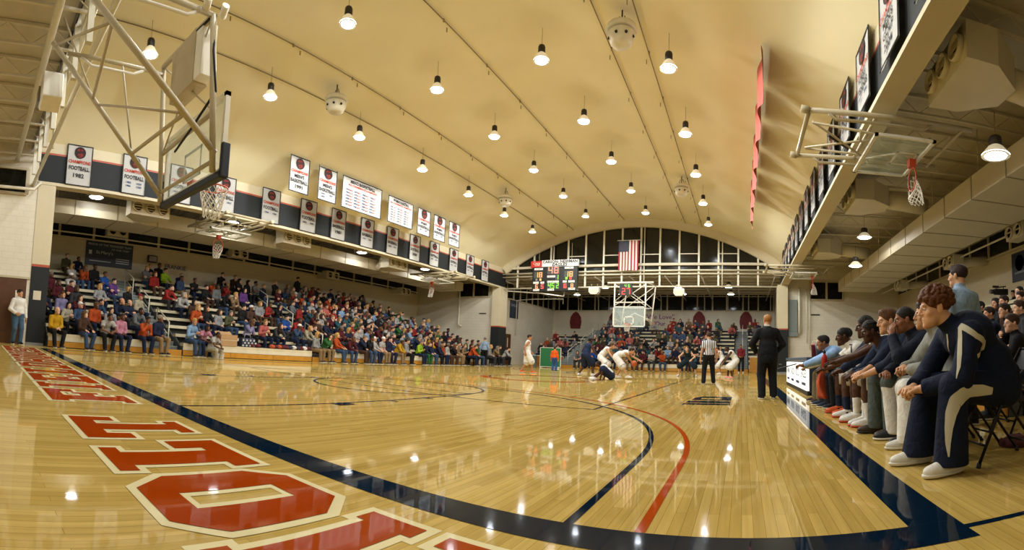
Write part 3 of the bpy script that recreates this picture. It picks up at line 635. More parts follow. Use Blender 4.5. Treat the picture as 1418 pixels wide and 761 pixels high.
for p,q in (((xl,.1,hz+.05),(xr,.1,zt-.1)),((xr,.1,hz+.05),(xl,.1,zt-.1)),((xl+.2,1.5,.5),(0,1.5,.95)),((xr+.1,1.5,.5),(0,1.5,.95)),((xl+.25,1.5,1.2),(xr+.2,1.5,zt-.1)),((xr+.2,1.5,1.2),(xl+.3,1.5,zt-.1)),((xl+.3,1.5,1.25),(xr+.2,1.5,1.25)),((xl,.1,hz+.3),(xl+.3,1.5,zt-.4)),((xr,.1,hz+.3),(xr+.3,1.5,zt-.4))): br.tube(p,q,.026,6)
br.build('brace',m_tubew,t)
# seven-segment digits
SEG={'0':'abcdef','1':'bc','2':'abged','3':'abgcd','4':'fgbc','5':'afgcd','6':'afgedc','7':'abc','8':'abcdefg','9':'abfgcd'}
def seven(mb,ch,c,w_,h,mi,u=(1,0,0),y=0):
    t_=w_*.2
    R={'a':(-w_/2,h/2-t_,w_/2,h/2),'g':(-w_/2,-t_/2,w_/2,t_/2),'d':(-w_/2,-h/2,w_/2,-h/2+t_),'f':(-w_/2,0,-w_/2+t_,h/2),'b':(w_/2-t_,0,w_/2,h/2),'e':(-w_/2,-h/2,-w_/2+t_,0),'c':(w_/2-t_,-h/2,w_/2,0)}
    for s in SEG[ch]:
        a=R[s]; mb.bbox((c[0]+a[0],y-.006,c[1]+a[1]),(c[0]+a[2],y,c[1]+a[3]),mi)
m_lred=mat('lit_red_digits','ff3a2a',.5,0,0,emit=1.3); m_lgrn=mat('lit_green_digits','7fdd2a',.5,0,0,emit=.9); m_lamb=mat('lit_amber_digits','ffb070',.5,0,0,emit=.6); m_lpink=mat('lit_pink_digits','ff8a7a',.5,0,0,emit=.6); m_ldim=mat('dim_digits','8a8b80',.6,0,0)
m_case=mat('black_scoreboard_case','14170f',.5,0,.05)
a=onY(858,392.5,27.8); b_=onY(875,408.5,27.8); cx_=(a[0]+b_[0])/2; w2=abs(b_[0]-a[0]); h2=a[2]-b_[2]
t=thing('shot_clock','black shot clock with red digits above the far backboard','shot clock',(cx_,27.8,b_[2])); MB().bbox((-w2/2,0,0),(w2/2,.14,h2)).build('case',m_case,t)
d=MB(); seven(d,'2',(-.13,h2*.34),.2,.36,0); seven(d,'7',(.16,h2*.34),.2,.36,0); d.build('digit',m_lred,t); d=MB(); seven(d,'4',(-.02,h2*.8),.11,.18,0); d.build('game_clock_digit',m_lgrn,t); d=MB(); seven(d,'6',(.19,h2*.8),.11,.18,0); d.build('game_clock_digit',m_lgrn,t)
d=MB(); d.tube((0,.1,h2),(0,.2,h2+.12),.02); d.build('bracket',m_tubew,t)
# folded side goals
def side_goal(s,X,Y,z,label):
    """s=+1: hung from the right fascia. local +x points away from the court"""
    t=thing('side_goal',label,'basketball goal',(X,Y,z),0,'folded side goals'); tb=MB(); S_=lambda x,y,zz:(s*x,y,zz)
    for y in (-.95,.95):
        tb.tube(S_(-1.22,y,.0),S_(1.9,y,.02),.05,8); tb.tube(S_(-1.22,y,.0),S_(-1.36,y,.02),.07,8)
        tb.path([S_(-.9,y,0),S_(-.75,y,-.13),S_(.9,y,-.13),S_(1.1,y,0)],.03,6)
    tb.tube(S_(-1.22,-.95,0),S_(-1.22,.95,0),.045,8); tb.tube(S_(0,-.95,0),S_(0,.95,0),.035,8); tb.tube(S_(1.7,-.95,0),S_(1.7,.95,0),.035,8)
    tb.build('arm',m_tube,t); br=MB()
    for p,q in (((-1.1,-.55,-.02),(1.5,-.4,-.2)),((-1.1,.55,-.02),(1.5,.4,-.2)),((-1.1,-.55,0),(.2,.5,-.2)),((-1.1,.55,0),(.2,-.5,-.2)),((.1,-.45,-.2),(1.3,.45,-.22)),((.1,.45,-.2),(1.3,-.45,-.22)),((-.2,-.5,-.05),(-.2,-.5,-.28)),((.2,.5,-.05),(.2,.5,-.28)),((1.2,-.5,-.05),(1.2,-.5,-.28)),((1.2,.5,-.05),(1.2,.5,-.28))): br.tube(S_(*p),S_(*q),.024,6)
    br.build('brace',m_tube,t); wn=MB(); wn.tube(S_(-.75,-.2,-.06),S_(-.25,.35,-.04),.035,8); wn.build('winch',m_housing,t)
    x0,x1=-.02,1.16; zb=-.3
    MB().bbox(S_(x0,-.9,zb-.01),S_(x1,.9,zb+.01)).build('backboard_glass',m_glass,t); fr=MB()
    for p,q in (((x0,-.92,zb-.025),(x0+.06,.92,zb+.025)),((x1-.06,-.92,zb-.025),(x1,.92,zb+.025)),((x0,-.92,zb-.025),(x1,-.86,zb+.025)),((x0,.86,zb-.025),(x1,.92,zb+.025))): fr.bbox(S_(*p),S_(*q))
    fr.bbox(S_(.6,-.3,zb-.014),S_(.64,.3,zb-.011)); fr.bbox(S_(1.0,-.3,zb-.014),S_(1.04,.3,zb-.011)); fr.bbox(S_(.6,-.3,zb-.014),S_(1.04,-.26,zb-.011)); fr.bbox(S_(.6,.26,zb-.014),S_(1.04,.3,zb-.011))
    fr.build('backboard_frame',m_tubew,t)
    rm=MB(); r=.2286; c=Vector(S_(1.0,0,zb-.42)); n=20
    rm.path([c+Vector((0,r*math.cos(2*PI*i/n),r*math.sin(2*PI*i/n))) for i in range(n)],.013,6,closed=True); rm.box(tuple(c+Vector((0,0,r+.1))),(.14,.15,.16)); rm.build('rim',m_rim,t)
    nt=MB(); # the net falls from the upright ring and hangs straight
    for j in range(7):
        for i in range(10):
            def P(j,i):
                a=2*PI*i/10; k=j/7; return c+Vector((s*.1*k+(.02+.13*min(1,k*2))*math.cos(a)*.9,(r*(1-k)+.12*k)*math.sin(a),(r*math.cos(a))*(1-k)*.8-.12-.38*k))
            o=.5*(j%2); nt.tube(P(j,i+o),P(j+1,i+o+.5),.007,4,cap=False); nt.tube(P(j,i+o),P(j+1,i+o-.5),.007,4,cap=False)
    nt.build('net',m_net,t); return t
side_goal(1,XR,9.05,5.13,'folded side goal under the right fascia, the one nearer the camera'); side_goal(1,XR,23.2,5.15,'folded side goal under the right fascia, the far one by the pillar')
side_goal(-1,XL,9.0,5.1,'folded side goal under the left fascia, the one behind the near hoop'); side_goal(-1,XL,22.9,5.12,'folded side goal under the left fascia, the far one near the end wall')
# ------------------------------------------------------------------ air ducts
m_duct=mat('painted_duct_sheet','cdc4ac',.5,0,.05,1.5); m_dseam=mat('duct_seam','9a8f74',.5)
def main_duct(nm,x0,x1,z0,z1,y0,y1,label,step):
    t=thing(nm,label,'duct',(x0,y0,z0)); MB().bbox((0,0,0),(x1-x0,y1-y0,z1-z0)).build('duct_box',m_duct,t); s=MB(); y=step
    while y<y1-y0-.2:
        s.bbox((-.015,y-.02,-.015),(x1-x0+.015,y+.02,z1-z0+.01)); y+=step
    build_each(s,'seam',m_dseam,t); r=MB(); y=1
    while y<y1-y0-.2: 
        for xx in (.1,x1-x0-.1): r.tube((xx,y,z1-z0),(xx,y,ZB-z0),.012,5)
        y+=3
    build_each(r,'hanger',m_deck2,t); return t
main_duct('air_duct',5.55,7.75,4.75,5.35,.5,27.8,'long boxy air duct under the right side bay roof',1.7)
main_duct('air_duct',-20.3,-18.35,4.98,5.55,1.75,28.2,'long boxy air duct under the left side bay roof',1.7)
def air_unit(s,X,Y,z,Xd,label):
    """three-nozzle blower box facing the court, round duct back to the main duct"""
    t=thing('air_blower',label,'air blower',(X,Y,z),0,'three-nozzle air blowers'); S_=lambda x,y,zz:(s*x,y,zz); mb=MB()
    L=1.55; h=.6; d=.55
    mb.bbox(S_(0,-L/2,0),S_(d,L/2,h)); e=abs(Xd-X); r=.27
    a=[S_(d,-L/2,0),S_(d,L/2,0),S_(d,L/2,h),S_(d,-L/2,h)]; b=[S_(d+.6,-.3,.0),S_(d+.6,.3,.0),S_(d+.6,.3,h),S_(d+.6,-.3,h)]
    mb.add(a+b,[(0,1,5,4),(1,2,6,5),(2,3,7,6),(3,0,4,7),(0,3,2,1),(4,5,6,7)]); mb.build('plenum',m_duct,t)
    MB().tube(S_(d+.55,0,h/2),S_(e+.05,0,h/2-.12),r,16).build('round_duct',m_duct,t)
    for k in (-1,0,1):
        nz=MB(); M=Matrix.Translation(S_(0,k*.5,h/2))@Matrix.Rotation(-s*PI/2,4,'Y')
        nz.lathe([(.2,-.02),(.2,.09),(.185,.1),(.17,.09),(.16,.0)],n=18,M=M); nz.build('nozzle',m_duct,t)
        bl=MB(); bl.lathe([(.001,.012),(.165,.012)],n=18,M=M); n_=bl.build('nozzle_throat',m_black,t)
        v=MB(); v.box(S_(-.06,k*.5,h/2),(.02,.32,.05)); v.box(S_(-.05,k*.5,h/2+.09),(.02,.26,.04)); v.box(S_(-.05,k*.5,h/2-.09),(.02,.26,.04)); v.build('vane',m_tube,t)
    return t
for k,y in enumerate((6.95,14.1,21.2)): air_unit(1,3.2,y,(5.25,5.4,5.4)[k],5.6,'three-nozzle air blower box under the right bay roof, %s from the camera'%ORD[k])
for k,y in enumerate((6.0,12.8,19.6)): air_unit(-1,-16.95,y,5.0,-18.4,'three-nozzle air blower box under the left fascia, %s from the near end'%ORD[k])
def back_unit(s,X,Y,z,label):
    t=thing('air_outlet',label,'air outlet',(X,Y,z),0,'two-nozzle air outlets'); S_=lambda x,y,zz:(s*x,y,zz)
    MB().bbox(S_(-.3,-.5,0),S_(.15,.5,.46)).build('plenum',m_duct,t); MB().tube(S_(-.3,0,.23),S_(-1.8,0,.4),.2,14).build('round_duct',m_duct,t)
    for k in (-.25,.25):
        M=Matrix.Translation(S_(.15,k,.23))@Matrix.Rotation(s*PI/2,4,'Y'); nz=MB(); nz.lathe([(.2,-.01),(.2,.08),(.17,.08),(.155,0)],n=16,M=M); nz.build('nozzle',m_duct,t); bl=MB(); bl.lathe([(.001,.012),(.16,.012)],n=16,M=M); bl.build('nozzle_throat',m_black,t)
        v=MB(); v.box(S_(.2,k,.23),(.02,.3,.05)); v.build('vane',m_tube,t)
for k,(px,py) in enumerate(((162,322),(331,352),(459,382),(560,404))):
    p=onX(px,py,-22.2); back_unit(1,-22.2,p[1],p[2]-.2,'two-nozzle air outlet high on the left back wall, %s from the near end'%ORD[k])
for k,(px,py) in enumerate(((1410,322),(1318,364),(1247,396))):
    p=onX(px,py,8.2); back_unit(-1,8.2,p[1],p[2]-.2,'two-nozzle air outlet by the right back wall windows, %s from the camera'%ORD[k])
# sprinkler pipes
tag(MB().path([(-22.6,3.2,5.35),(-22.6,3.2,5.1),(-22.6,28.6,5.02)],.035,8).build('sprinkler_pipe',m_white),'long thin white pipe along the left bay in front of the high windows','pipe')
tag(MB().tube((8.35,2,4.75),(8.35,28.4,4.75),.035,8).build('sprinkler_pipe',m_white),'long thin pipe beside the right air duct','pipe')
p=onY(636,400,29.3); tag(MB().path([(p[0],29.42,6.2),(p[0],29.42,2.75),(p[0]+.25,29.42,2.62)],.06,10).build('drain_pipe',m_white),'white vertical pipe on the left bay end wall','pipe')
p=onY(1107,395,29.3); tag(MB().path([(p[0],29.38,5.2),(p[0],29.38,2.4)],.07,10).build('drain_pipe',m_white),'thick white vertical pipe beside the grey panel on the right end wall','pipe')
for k,px in enumerate((1117,1121)): p=onY(px,395,29.4); tag(MB().tube((p[0],29.45,5.1),(p[0],29.45,1.8-.4*k),.025,8).build('conduit_pipe',m_white),('left','right')[k]+' of two thin conduits down the right end wall','pipe')
tag(MB().path([(EXL+.3,YE+.85,5.3),(EXL+3,YE+2.5,5.25),(EXL+4.2,YE+4,5.2),(EXL+4.2,YE+4.1,5.5)],.05,8).build('sprinkler_pipe',m_white),'white pipe running back under the far bay roof on the left','pipe')
tag(MB().path([(EXL+.15,34,2.2),(EXL+.15,34,5.0),(EXL+1.6,34.2,5.1),(EXL+3.9,34.3,5.1),(EXL+3.9,34.3,4.7)],.035,8).build('sprinkler_pipe',m_white),'thin white pipe climbing the left wall of the far bay','pipe')
tag(MB().path([(XL-.1,YN+.1,LED+.0),(XL+.25,YN+.05,LED-.02),(XL+.4,YN-.15,LED-.3),(XL+.4,-2,LED-.35)],.05,8).build('sprinkler_pipe',m_white),'bent white pipe beside the near left pillar','pipe')
a=onY(1091,415,YE-.05); b_=onY(1104,459,YE-.05)
t=thing('electrical_panel','tall grey electrical cabinet on the wall by the right far pillar','electrical cabinet',(a[0],YE,b_[2])); MB().bbox((.0,-.16,0),(b_[0]-a[0],0,a[2]-b_[2])).build('cabinet_box',mat('grey_cabinet','76817e',.45,0,.04),t,bevel=.01)
MB().box(((b_[0]-a[0])*.4,-.17,(a[2]-b_[2])*.8),(.05,.03,.12)).build('latch',m_metal,t); MB().box((.3,-.13,-.15),(.56,.2,.28)).build('wireway',mat('grey_cabinet','76817e'),t)
# loudspeaker boxes
for k,(px,py) in enumerate(((822,397),(940,399))):
    p=onY(px,py,29.0); t=thing('speaker_box','white loudspeaker box under the far arch truss, %s'%('left of the far backboard','right of the far backboard')[k],'speaker',(p[0],29.0,p[2]-.32),0,'loudspeaker boxes under the far truss')
    MB().prism([(-.32,0,.32),(.32,0,.32),(.32,0,.02),(.2,0,-.12),(-.2,0,-.12),(-.32,0,.02)],(0,.4,0)).build('box_body',m_tubew,t); m=MB(); m.tube((-.2,.2,.3),(-.2,.2,.55),.02); m.tube((.2,.2,.3),(.2,.2,.55),.02); build_each(m,'bracket',m_tube,t); MB().box((0,-.005,.1),(.5,.02,.3)).build('grille',mat('speaker_grille','d8d0b8',.9),t)
p=onY(70,130,1.12)
t=thing('speaker_box','white wedge loudspeaker hung below the near arch truss','speaker',tuple(p)); MB().prism([(-.28,-.2,.25),(.3,-.2,.3),(.36,-.2,-.2),(.0,-.2,-.36),(-.34,-.2,-.16)],(0,.4,0)).build('box_body',m_tubew,t,bevel=.02); MB().tube((0,0,.2),(0,0,.38),.03).build('bracket',m_tube,t); MB().box((-.2,-.22,.0),(.3,.03,.3)).build('grille',m_metal,t)
# ------------------------------------------------------------------ scoreboard and flag
a=onY(736.5,362,29.2); b_=onY(801,357.5,29.2); c_=onY(739,404,29.2); z2=(a[2]+b_[2])/2; z0=c_[2]+.06; W_=b_[0]-a[0]; cx_=(a[0]+b_[0])/2; H_=z2-z0
t=thing('scoreboard','black scoreboard with lit digits and white name sign on top','scoreboard',(cx_,29.2,z0)); hs=H_*.79
MB().bbox((-W_/2+.08,0,0),(W_/2-.05,.25,hs)).build('case',m_case,t); MB().bbox((-W_/2+.75,-.01,hs),(W_/2,.2,H_)).build('name_sign',mat('lit_white_sign','d8d6cf',.5,0,0,emit=.3),t); MB().bbox((-W_/2-.05,-.012,hs-.02),(-W_/2+.75,.2,H_-.03)).build('drink_sign',mat('lit_red_sign','b02a20',.5,0,0,emit=.35),t)
x=MB(); u=(1,0,0); U=(0,0,1)
put_text(x,'CARSON- NEWMAN',(.38,-.02,hs+(H_-hs)*.73),u,U,.19,W_*.74,0,bold=.035); put_text(x,'EAGLES',(.38,-.02,hs+(H_-hs)*.27),u,U,.21,1.3,0,bold=.035,shear=.2); x.build('name_lettering',m_tblk,t)
x=MB(); put_text(x,'Coca',(-W_/2+.36,-.02,hs+(H_-hs)*.6),u,U,.16,.5,0,bold=.01,shear=.25); put_text(x,'Cola',(-W_/2+.42,-.02,hs+(H_-hs)*.3),u,U,.12,.4,0,bold=.01,shear=.25); x.build('drink_lettering',m_tubew,t)
P=lambda fx,fz:((fx-.5)*(W_-.13)+.015,hs*(1-fz))
def digits(s,fx,fz,w_,h,m,nm='digit'):
    d=MB(); c=P(fx,fz); n=len(s)
    for i,ch in enumerate(s): seven(d,ch,(c[0]+(i-(n-1)/2)*w_*1.35,c[1]),w_,h,0)
    pb=MB(); pb.bbox((c[0]-n*w_*.72,-.004,c[1]-h*.6),(c[0]+n*w_*.72,0.01,c[1]+h*.6)); pb.build('digit_panel',mat('digit_panel','4a4f48',.6),t); d.build(nm,m,t)
digits('48',.475,.155,.3,.42,m_lpink); digits('18',.14,.33,.22,.34,m_lamb); digits('18',.82,.33,.22,.34,m_lamb); digits('1',.565,.45,.16,.3,m_lgrn)
digits('6',.105,.815,.17,.28,m_lamb); digits('5',.235,.815,.17,.28,m_lred); digits('45',.435,.79,.19,.34,m_lgrn); digits('2',.575,.79,.17,.34,m_lgrn); digits('6',.745,.81,.17,.28,m_lred); digits('8',.895,.81,.17,.28,m_lamb)
lb=MB(); bar=MB()
for (s,fx,fz,w_) in (('GUEST',.14,.09,.55),('HOME',.82,.07,.55),('PERIOD',.43,.41,.5),('FOULS',.09,.655,.34),('PF',.235,.655,.2),('PLAYER FOUL',.475,.63,.75),('PF',.735,.63,.2),('FOULS',.88,.63,.36),('BONUS',.1,.955,.38),('PLAYER',.43,.955,.4),('BONUS',.89,.93,.4)):
    c=P(fx,fz); bar.bbox((c[0]-w_/2-.03,-.004,c[1]-.065),(c[0]+w_/2+.03,.01,c[1]+.065)); put_text(lb,s,(c[0],-.009,c[1]),u,U,.085,w_,0,bold=.01)
build_each(bar,'caption_plate',mat('lit_caption_plate','e8e8dd',.5,0,0,emit=.3),t); build_each(lb,'caption_lettering',m_tblk,t)
for (fx,fz,m) in ((.1,.53,m_ldim),(.19,.53,m_lamb),(.77,.5,m_lgrn),(.86,.5,m_lred)):
    c=P(fx,fz); MB().bbox((c[0]-.07,-.005,c[1]-.07),(c[0]+.07,.01,c[1]+.07)).build('indicator_light',m,t)
hg=MB(); 
for xx in (-W_*.35,W_*.35): hg.tube((xx,.12,H_-.1),(xx,.12,H_+1.1),.015)
build_each(hg,'hanger',m_tube,t)
a=onY(857,333,29.3); b_=onY(883.5,374,29.3); W_=b_[0]-a[0]; H_=a[2]-b_[2]
t=thing('flag','American flag hanging upright in front of the far arch windows','flag',(a[0],29.3,b_[2])); m_fr=mat('flag_red','9e2e36',.8,0,.05); m_fw=mat('flag_white','dcd6cc',.8,0,.03); m_fb=mat('flag_blue','141d3c',.8,0,.05)
fl=MB(); n=26; 
for k in range(13):
    top=H_ if k>=7 else H_*.62
    for jj in range(6):
        za,zb_=top*jj/6,top*(jj+1)/6; xa,xb=W_*k/13,W_*(k+1)/13; yy=lambda x_,z_:.05*math.sin(9*x_/W_)*(1-.5*z_/H_)
        o=[(xa,yy(xa,za),za),(xb,yy(xb,za),za),(xb,yy(xb,zb_),zb_),(xa,yy(xa,zb_),zb_)]; fl.add(o,[(0,1,2,3)],k%2,True)
fl.build('stripes',[m_fr,m_fw],t); cn=MB()
for i in range(7):
    xa,xb=W_*i/13,W_*(i+1)/13; cn.add([(xa,.05*math.sin(9*xa/W_)*.6,H_*.62),(xb,.05*math.sin(9*xb/W_)*.6,H_*.62),(xb,.05*math.sin(9*xb/W_)*.5,H_),(xa,.05*math.sin(9*xa/W_)*.5,H_)],[(0,1,2,3)],0,True)
ca=cn.build('canton',m_fb,t); st=MB()
for r in range(9):
    for c in range(6 if r%2==0 else 5):
        xx=W_*7/13*((c+.5+(.0 if r%2==0 else .5))/6); zz=H_*(.64+.36*(r+.4)/9); yy=.05*math.sin(9*xx/W_)*.55-.008; rr=.023
        st.add([(xx+rr*(1 if q%2==0 else .42)*math.sin(q*PI/5),yy,zz+rr*(1 if q%2==0 else .42)*math.cos(q*PI/5)) for q in range(10)],[tuple(range(10))])
build_each(st,'star',m_fw,ca); MB().tube((-.1,.02,H_+.01),(W_+.1,.02,H_+.01),.02).build('pole',m_tubew,t)
# ------------------------------------------------------------------ wall banners, signs
m_sb=mat('navy_sign_vinyl','18253c',.5,0,.05); m_st=mat('pale_sign_print','b6bfc8',.6,0,0)
t=thing('wall_banner','navy sponsor banner on the left back wall above the near bleachers','banner',(BXL+.02,6.3,3.76)); MB().bbox((0,-1.22,0),(.02,1.22,1.2)).build('vinyl',m_sb,t)
x=MB(); put_text(x,"St.Mary's",(.026,-.25,.66),(0,1,0),U,.2,1.0); put_text(x,'PROUD OF THE TENNESSEE TEAM',(.026,0,1.05),(0,1,0),U,.1,2.2); put_text(x,'800 100-0000' if False else 'OF OUR TEAM',(.026,.55,.88),(0,1,0),U,.09,.9)
for k in range(3): x.bbox((.022,.35,.42-.1*k),(.026,1.05,.46-.1*k))
x.bbox((.022,-1.0,.22),(.026,.1,.26)); x.bbox((.022,-1.05,.55),(.026,-.9,.75)); build_each(x,'lettering',m_st,t)
t=thing('paper_sign','hand-lettered paper sign with blue letters on the left back wall','sign',(BXL+.02,9.9,3.75)); MB().bbox((0,-.75,0),(.01,.75,.6)).build('paper',mat('brown_paper','b9a988',.8),t); x=MB(); put_text(x,'FRANKIE',(.013,0,.42),(0,1,0),U,.22,1.2,bold=.02); x.build('lettering',m_tblu,t); x=MB(); put_text(x,'GO',(.013,-.1,.13),(0,1,0),U,.16,.4); x.build('small_lettering',m_tred if False else mat('ochre_print','a8863e',.8),t)
t=thing('paper_sign','hand-lettered paper sign with dark letters on the left back wall','sign',(BXL+.02,19.0,3.7)); MB().bbox((0,-.85,0),(.01,.85,.55)).build('paper',mat('brown_paper','b9a988',.8),t); x=MB(); put_text(x,'HAMMS',(.013,0,.28),(0,1,0),U,.3,1.3,bold=.02); x.build('lettering',m_tblk,t)
t=thing('wall_speaker','small dark box on the left back wall right of the navy banner','speaker',(BXL+.1,8.55,4.25)); MB().bbox((-.08,-.25,0),(.12,.25,.35)).build('case',m_housing,t,bevel=.02); MB().bbox((.12,-.2,.05),(.13,.2,.3)).build('grille',m_metal,t)
a=onX(1402,352,BXR-.02); b_=onX(1416,388,BXR-.02)
t=thing('wall_banner','navy banner with a round red emblem on the right back wall','banner',(BXR-.02,a[1],b_[2])); h=a[2]-b_[2]; MB().bbox((-.02,-1.1,0),(0,0.05,h)).build('vinyl',m_sb,t); x=MB(); x.lathe([(.001,0),(.3,0)],n=20,M=Matrix.Translation((-.024,-.5,h*.62))@Matrix.Rotation(-PI/2,4,'Y')); x.build('emblem',m_embr,t); x=MB(); put_text(x,'CHAMPIONS',(-.026,-.5,h*.3),(0,-1,0),U,.08,.7); x.build('lettering',m_st,t)
m_pw=mat('white_sign_paper','cfc4ae',.8,0,.03); m_pur=mat('purple_marker','7a3a78',.8,0,0)
p=onY(913,443,FY-.05); t=thing('paper_sign','long white paper sign reading We Love Our on the far wall','sign',(p[0],FY-.02,p[2]-.6)); MB().bbox((-1.7,-.01,-.6),(1.6,0,1.25)).build('paper',m_pw,t); x=MB(); put_text(x,'"We Love"',(0,-.016,.9),u,U,.42,2.6,bold=.01); put_text(x,'Our',(.1,-.016,.3),u,U,.38,.9,bold=.02); build_each(x,'lettering',m_pur,t)
m_drk=mat('dark_red_board','6e1f22',.7,0,.12,3)
for k,px in enumerate((797,851,968,1033)):
    p=onY(px,443,FY-.06); poly=[(q[0]*.75,0,q[2]*.85) for q in [(-.62,0,-.9),(.62,0,-.9),(.75,0,-.2),(.66,0,.35),(.35,0,.75),(0,0,.95),(-.35,0,.75),(-.66,0,.35),(-.75,0,-.2)]]
    t=thing('wall_cutout','dark red pointed board on the far wall, %s from the left'%ORD[k],'wall board',tuple(p),0,'dark red boards on the far wall'); MB().prism(poly,(0,.04,0)).build('board',m_drk,t); x=MB()
    for q in range(5): x.tube((-.3+.15*q,-.01,-.5),(-.22+.11*q,-.01,.4),.02,4)
    x.path([(-.3,-.01,-.3),(0,-.01,.2),(.25,-.01,-.35)],.03,5); x.build('print',mat('dull_red_print','8e3a36',.8),t)
p=onX(712,428,EXL+.03); t=thing('wall_banner','small dark banner high on the left wall of the far bay','banner',(EXL+.02,p[1],p[2]-.7)); MB().bbox((0,-.7,0),(.03,.7,1.5)).build('vinyl',m_sb,t); x=MB(); put_text(x,'EAGLES',(.034,0,1.0),(0,1,0),U,.2,1.1); x.build('lettering',m_st,t)
tag(MB().bbox((0,0,0),(.006,.26,.3)).build('paper_notice',m_pw,None,(XL+.022,1.85,1.5)),'white paper notice taped to the blue lower part of the near left pillar','notice')
t=thing('exit_plate','dark slot plate on the left bay end wall','wall plate',(-17.5,YE-.02,3.55)); MB().box((0,0,0),(.55,.04,.07)).build('plate',m_housing,t); MB().box((0,-.02,0),(.45,.02,.02)).build('slot',m_black,t)
t=thing('exit_plate','dark slot plate on the right bay end wall','wall plate',(4.45,YE-.02,3.55)); MB().box((0,0,0),(.55,.04,.07)).build('plate',m_housing,t); MB().box((0,-.02,0),(.45,.02,.02)).build('slot',m_black,t)
# ------------------------------------------------------------------ people: one smooth surface grown round a posed skeleton
def V3(*a): return np.array(a,float)
def unit(v): v=np.asarray(v,float); return v/max(np.linalg.norm(v),1e-9)
def frame(z,yh):
    z=unit(z); y=np.asarray(yh,float); y=unit(y-z*(y@z)); x=np.cross(y,z); return np.stack([x,y,z],1)
class Sdf:
    def __init__(s): s.p=[]
    def cone(s,a,b,ra,rb,k=.02): s.p.append(('c',V3(*a),V3(*b),ra,rb,k)); return s
    def ell(s,c,r,F=None,k=.02): s.p.append(('e',V3(*c),V3(*r),np.eye(3) if F is None else F,0,k)); return s
    def cut(s,c,r,F=None,k=.01): s.p.append(('x',V3(*c),V3(*r),np.eye(3) if F is None else F,0,k)); return s
    def plane(s,pt,n,k=.0,ball=None): s.p.append(('p',V3(*pt),unit(n),ball,0,k)); return s   # removes the side n points to (inside ball)
    def bounds(s):
        lo=np.full(3,9e9); hi=-lo
        for q in s.p:
            if q[0]=='c':
                for c,r in ((q[1],q[3]),(q[2],q[4])): lo=np.minimum(lo,c-r); hi=np.maximum(hi,c+r)
            elif q[0]=='e': r=np.max(q[2]); rr=np.abs(q[3])@q[2]; lo=np.minimum(lo,q[1]-rr); hi=np.maximum(hi,q[1]+rr)
        return lo,hi
    def mesh(s,vox):
        lo,hi=s.bounds(); lo=lo-vox*2.5; n=np.ceil((hi+vox*2.5-lo)/vox).astype(int)+1
        F=np.full(n,.3,np.float32); ax=[lo[i]+vox*np.arange(n[i]) for i in range(3)]
        for q in s.p:
            k=q[5]; m=k+vox*2
            if q[0]=='c': l=np.minimum(q[1]-q[3],q[2]-q[4])-m; h=np.maximum(q[1]+q[3],q[2]+q[4])+m
            elif q[0] in 'ex': rr=np.abs(q[3])@q[2]; l=q[1]-rr-m; h=q[1]+rr+m
            else:
                if q[3] is None: l,h=lo,lo+vox*n
                else: l=q[1]-q[3]; h=q[1]+q[3]
            i0=np.clip(np.floor((l-lo)/vox).astype(int),0,n); i1=np.clip(np.ceil((h-lo)/vox).astype(int)+1,0,n)
            if np.any(i1<=i0): continue
            X,Y,Z=np.meshgrid(*[ax[i][i0[i]:i1[i]] for i in range(3)],indexing='ij'); sl=tuple(slice(i0[i],i1[i]) for i in range(3)); P=np.stack([X,Y,Z],-1)
            if q[0]=='c':
                a,b,ra,rb=q[1:5]; d=b-a; L2=max(d@d,1e-9); t=np.clip(((P-a)@d)/L2,0,1); D=np.linalg.norm(P-a-t[...,None]*d,axis=-1)-(ra+(rb-ra)*t)
            elif q[0] in 'ex':
                u=(P-q[1])@q[3]; k0=np.linalg.norm(u/q[2],axis=-1); k1=np.linalg.norm(u/(q[2]**2),axis=-1); D=k0*(k0-1)/np.maximum(k1,1e-6)
            else: D=(P-q[1])@q[2]
            G=F[sl]
            if q[0] in 'ce':
                if k>0: hh=np.maximum(k-np.abs(G-D),0)/k; G=np.minimum(G,D)-hh*hh*k*.25
                else: G=np.minimum(G,D)
            elif q[0]=='x':
                D=-D; hh=np.maximum(k-np.abs(G-D),0)/max(k,1e-6); G=np.maximum(G,D)+hh*hh*k*.25
            else:
                if q[3] is None: G=np.maximum(G,D)
                else: G=np.where(np.linalg.norm(P-q[1],axis=-1)<q[3],np.maximum(G,D),G)
            F[sl]=G
        s.F=F; s.lo=lo; s.vox=vox
        return nets(F,lo,vox)
    def val(s,p):
        g=(np.asarray(p)-s.lo)/s.vox; i=np.clip(np.floor(g).astype(int),0,np.array(s.F.shape)-2); f=g-i; v=0
        for a in (0,1):
            for b in (0,1):
                for c in (0,1): v+=s.F[i[0]+a,i[1]+b,i[2]+c]*(f[0] if a else 1-f[0])*(f[1] if b else 1-f[1])*(f[2] if c else 1-f[2])
        return v
    def snap(s,p,off=0.004,it=6):
        p=np.array(p,float); e=s.vox
        for _ in range(it):
            v=s.val(p)-off; g=np.array([s.val(p+e*np.eye(3)[i])-s.val(p-e*np.eye(3)[i]) for i in range(3)])/(2*e); gn=g@g
            if gn<1e-6: break
            p=p-g*v/gn*.9
        return p
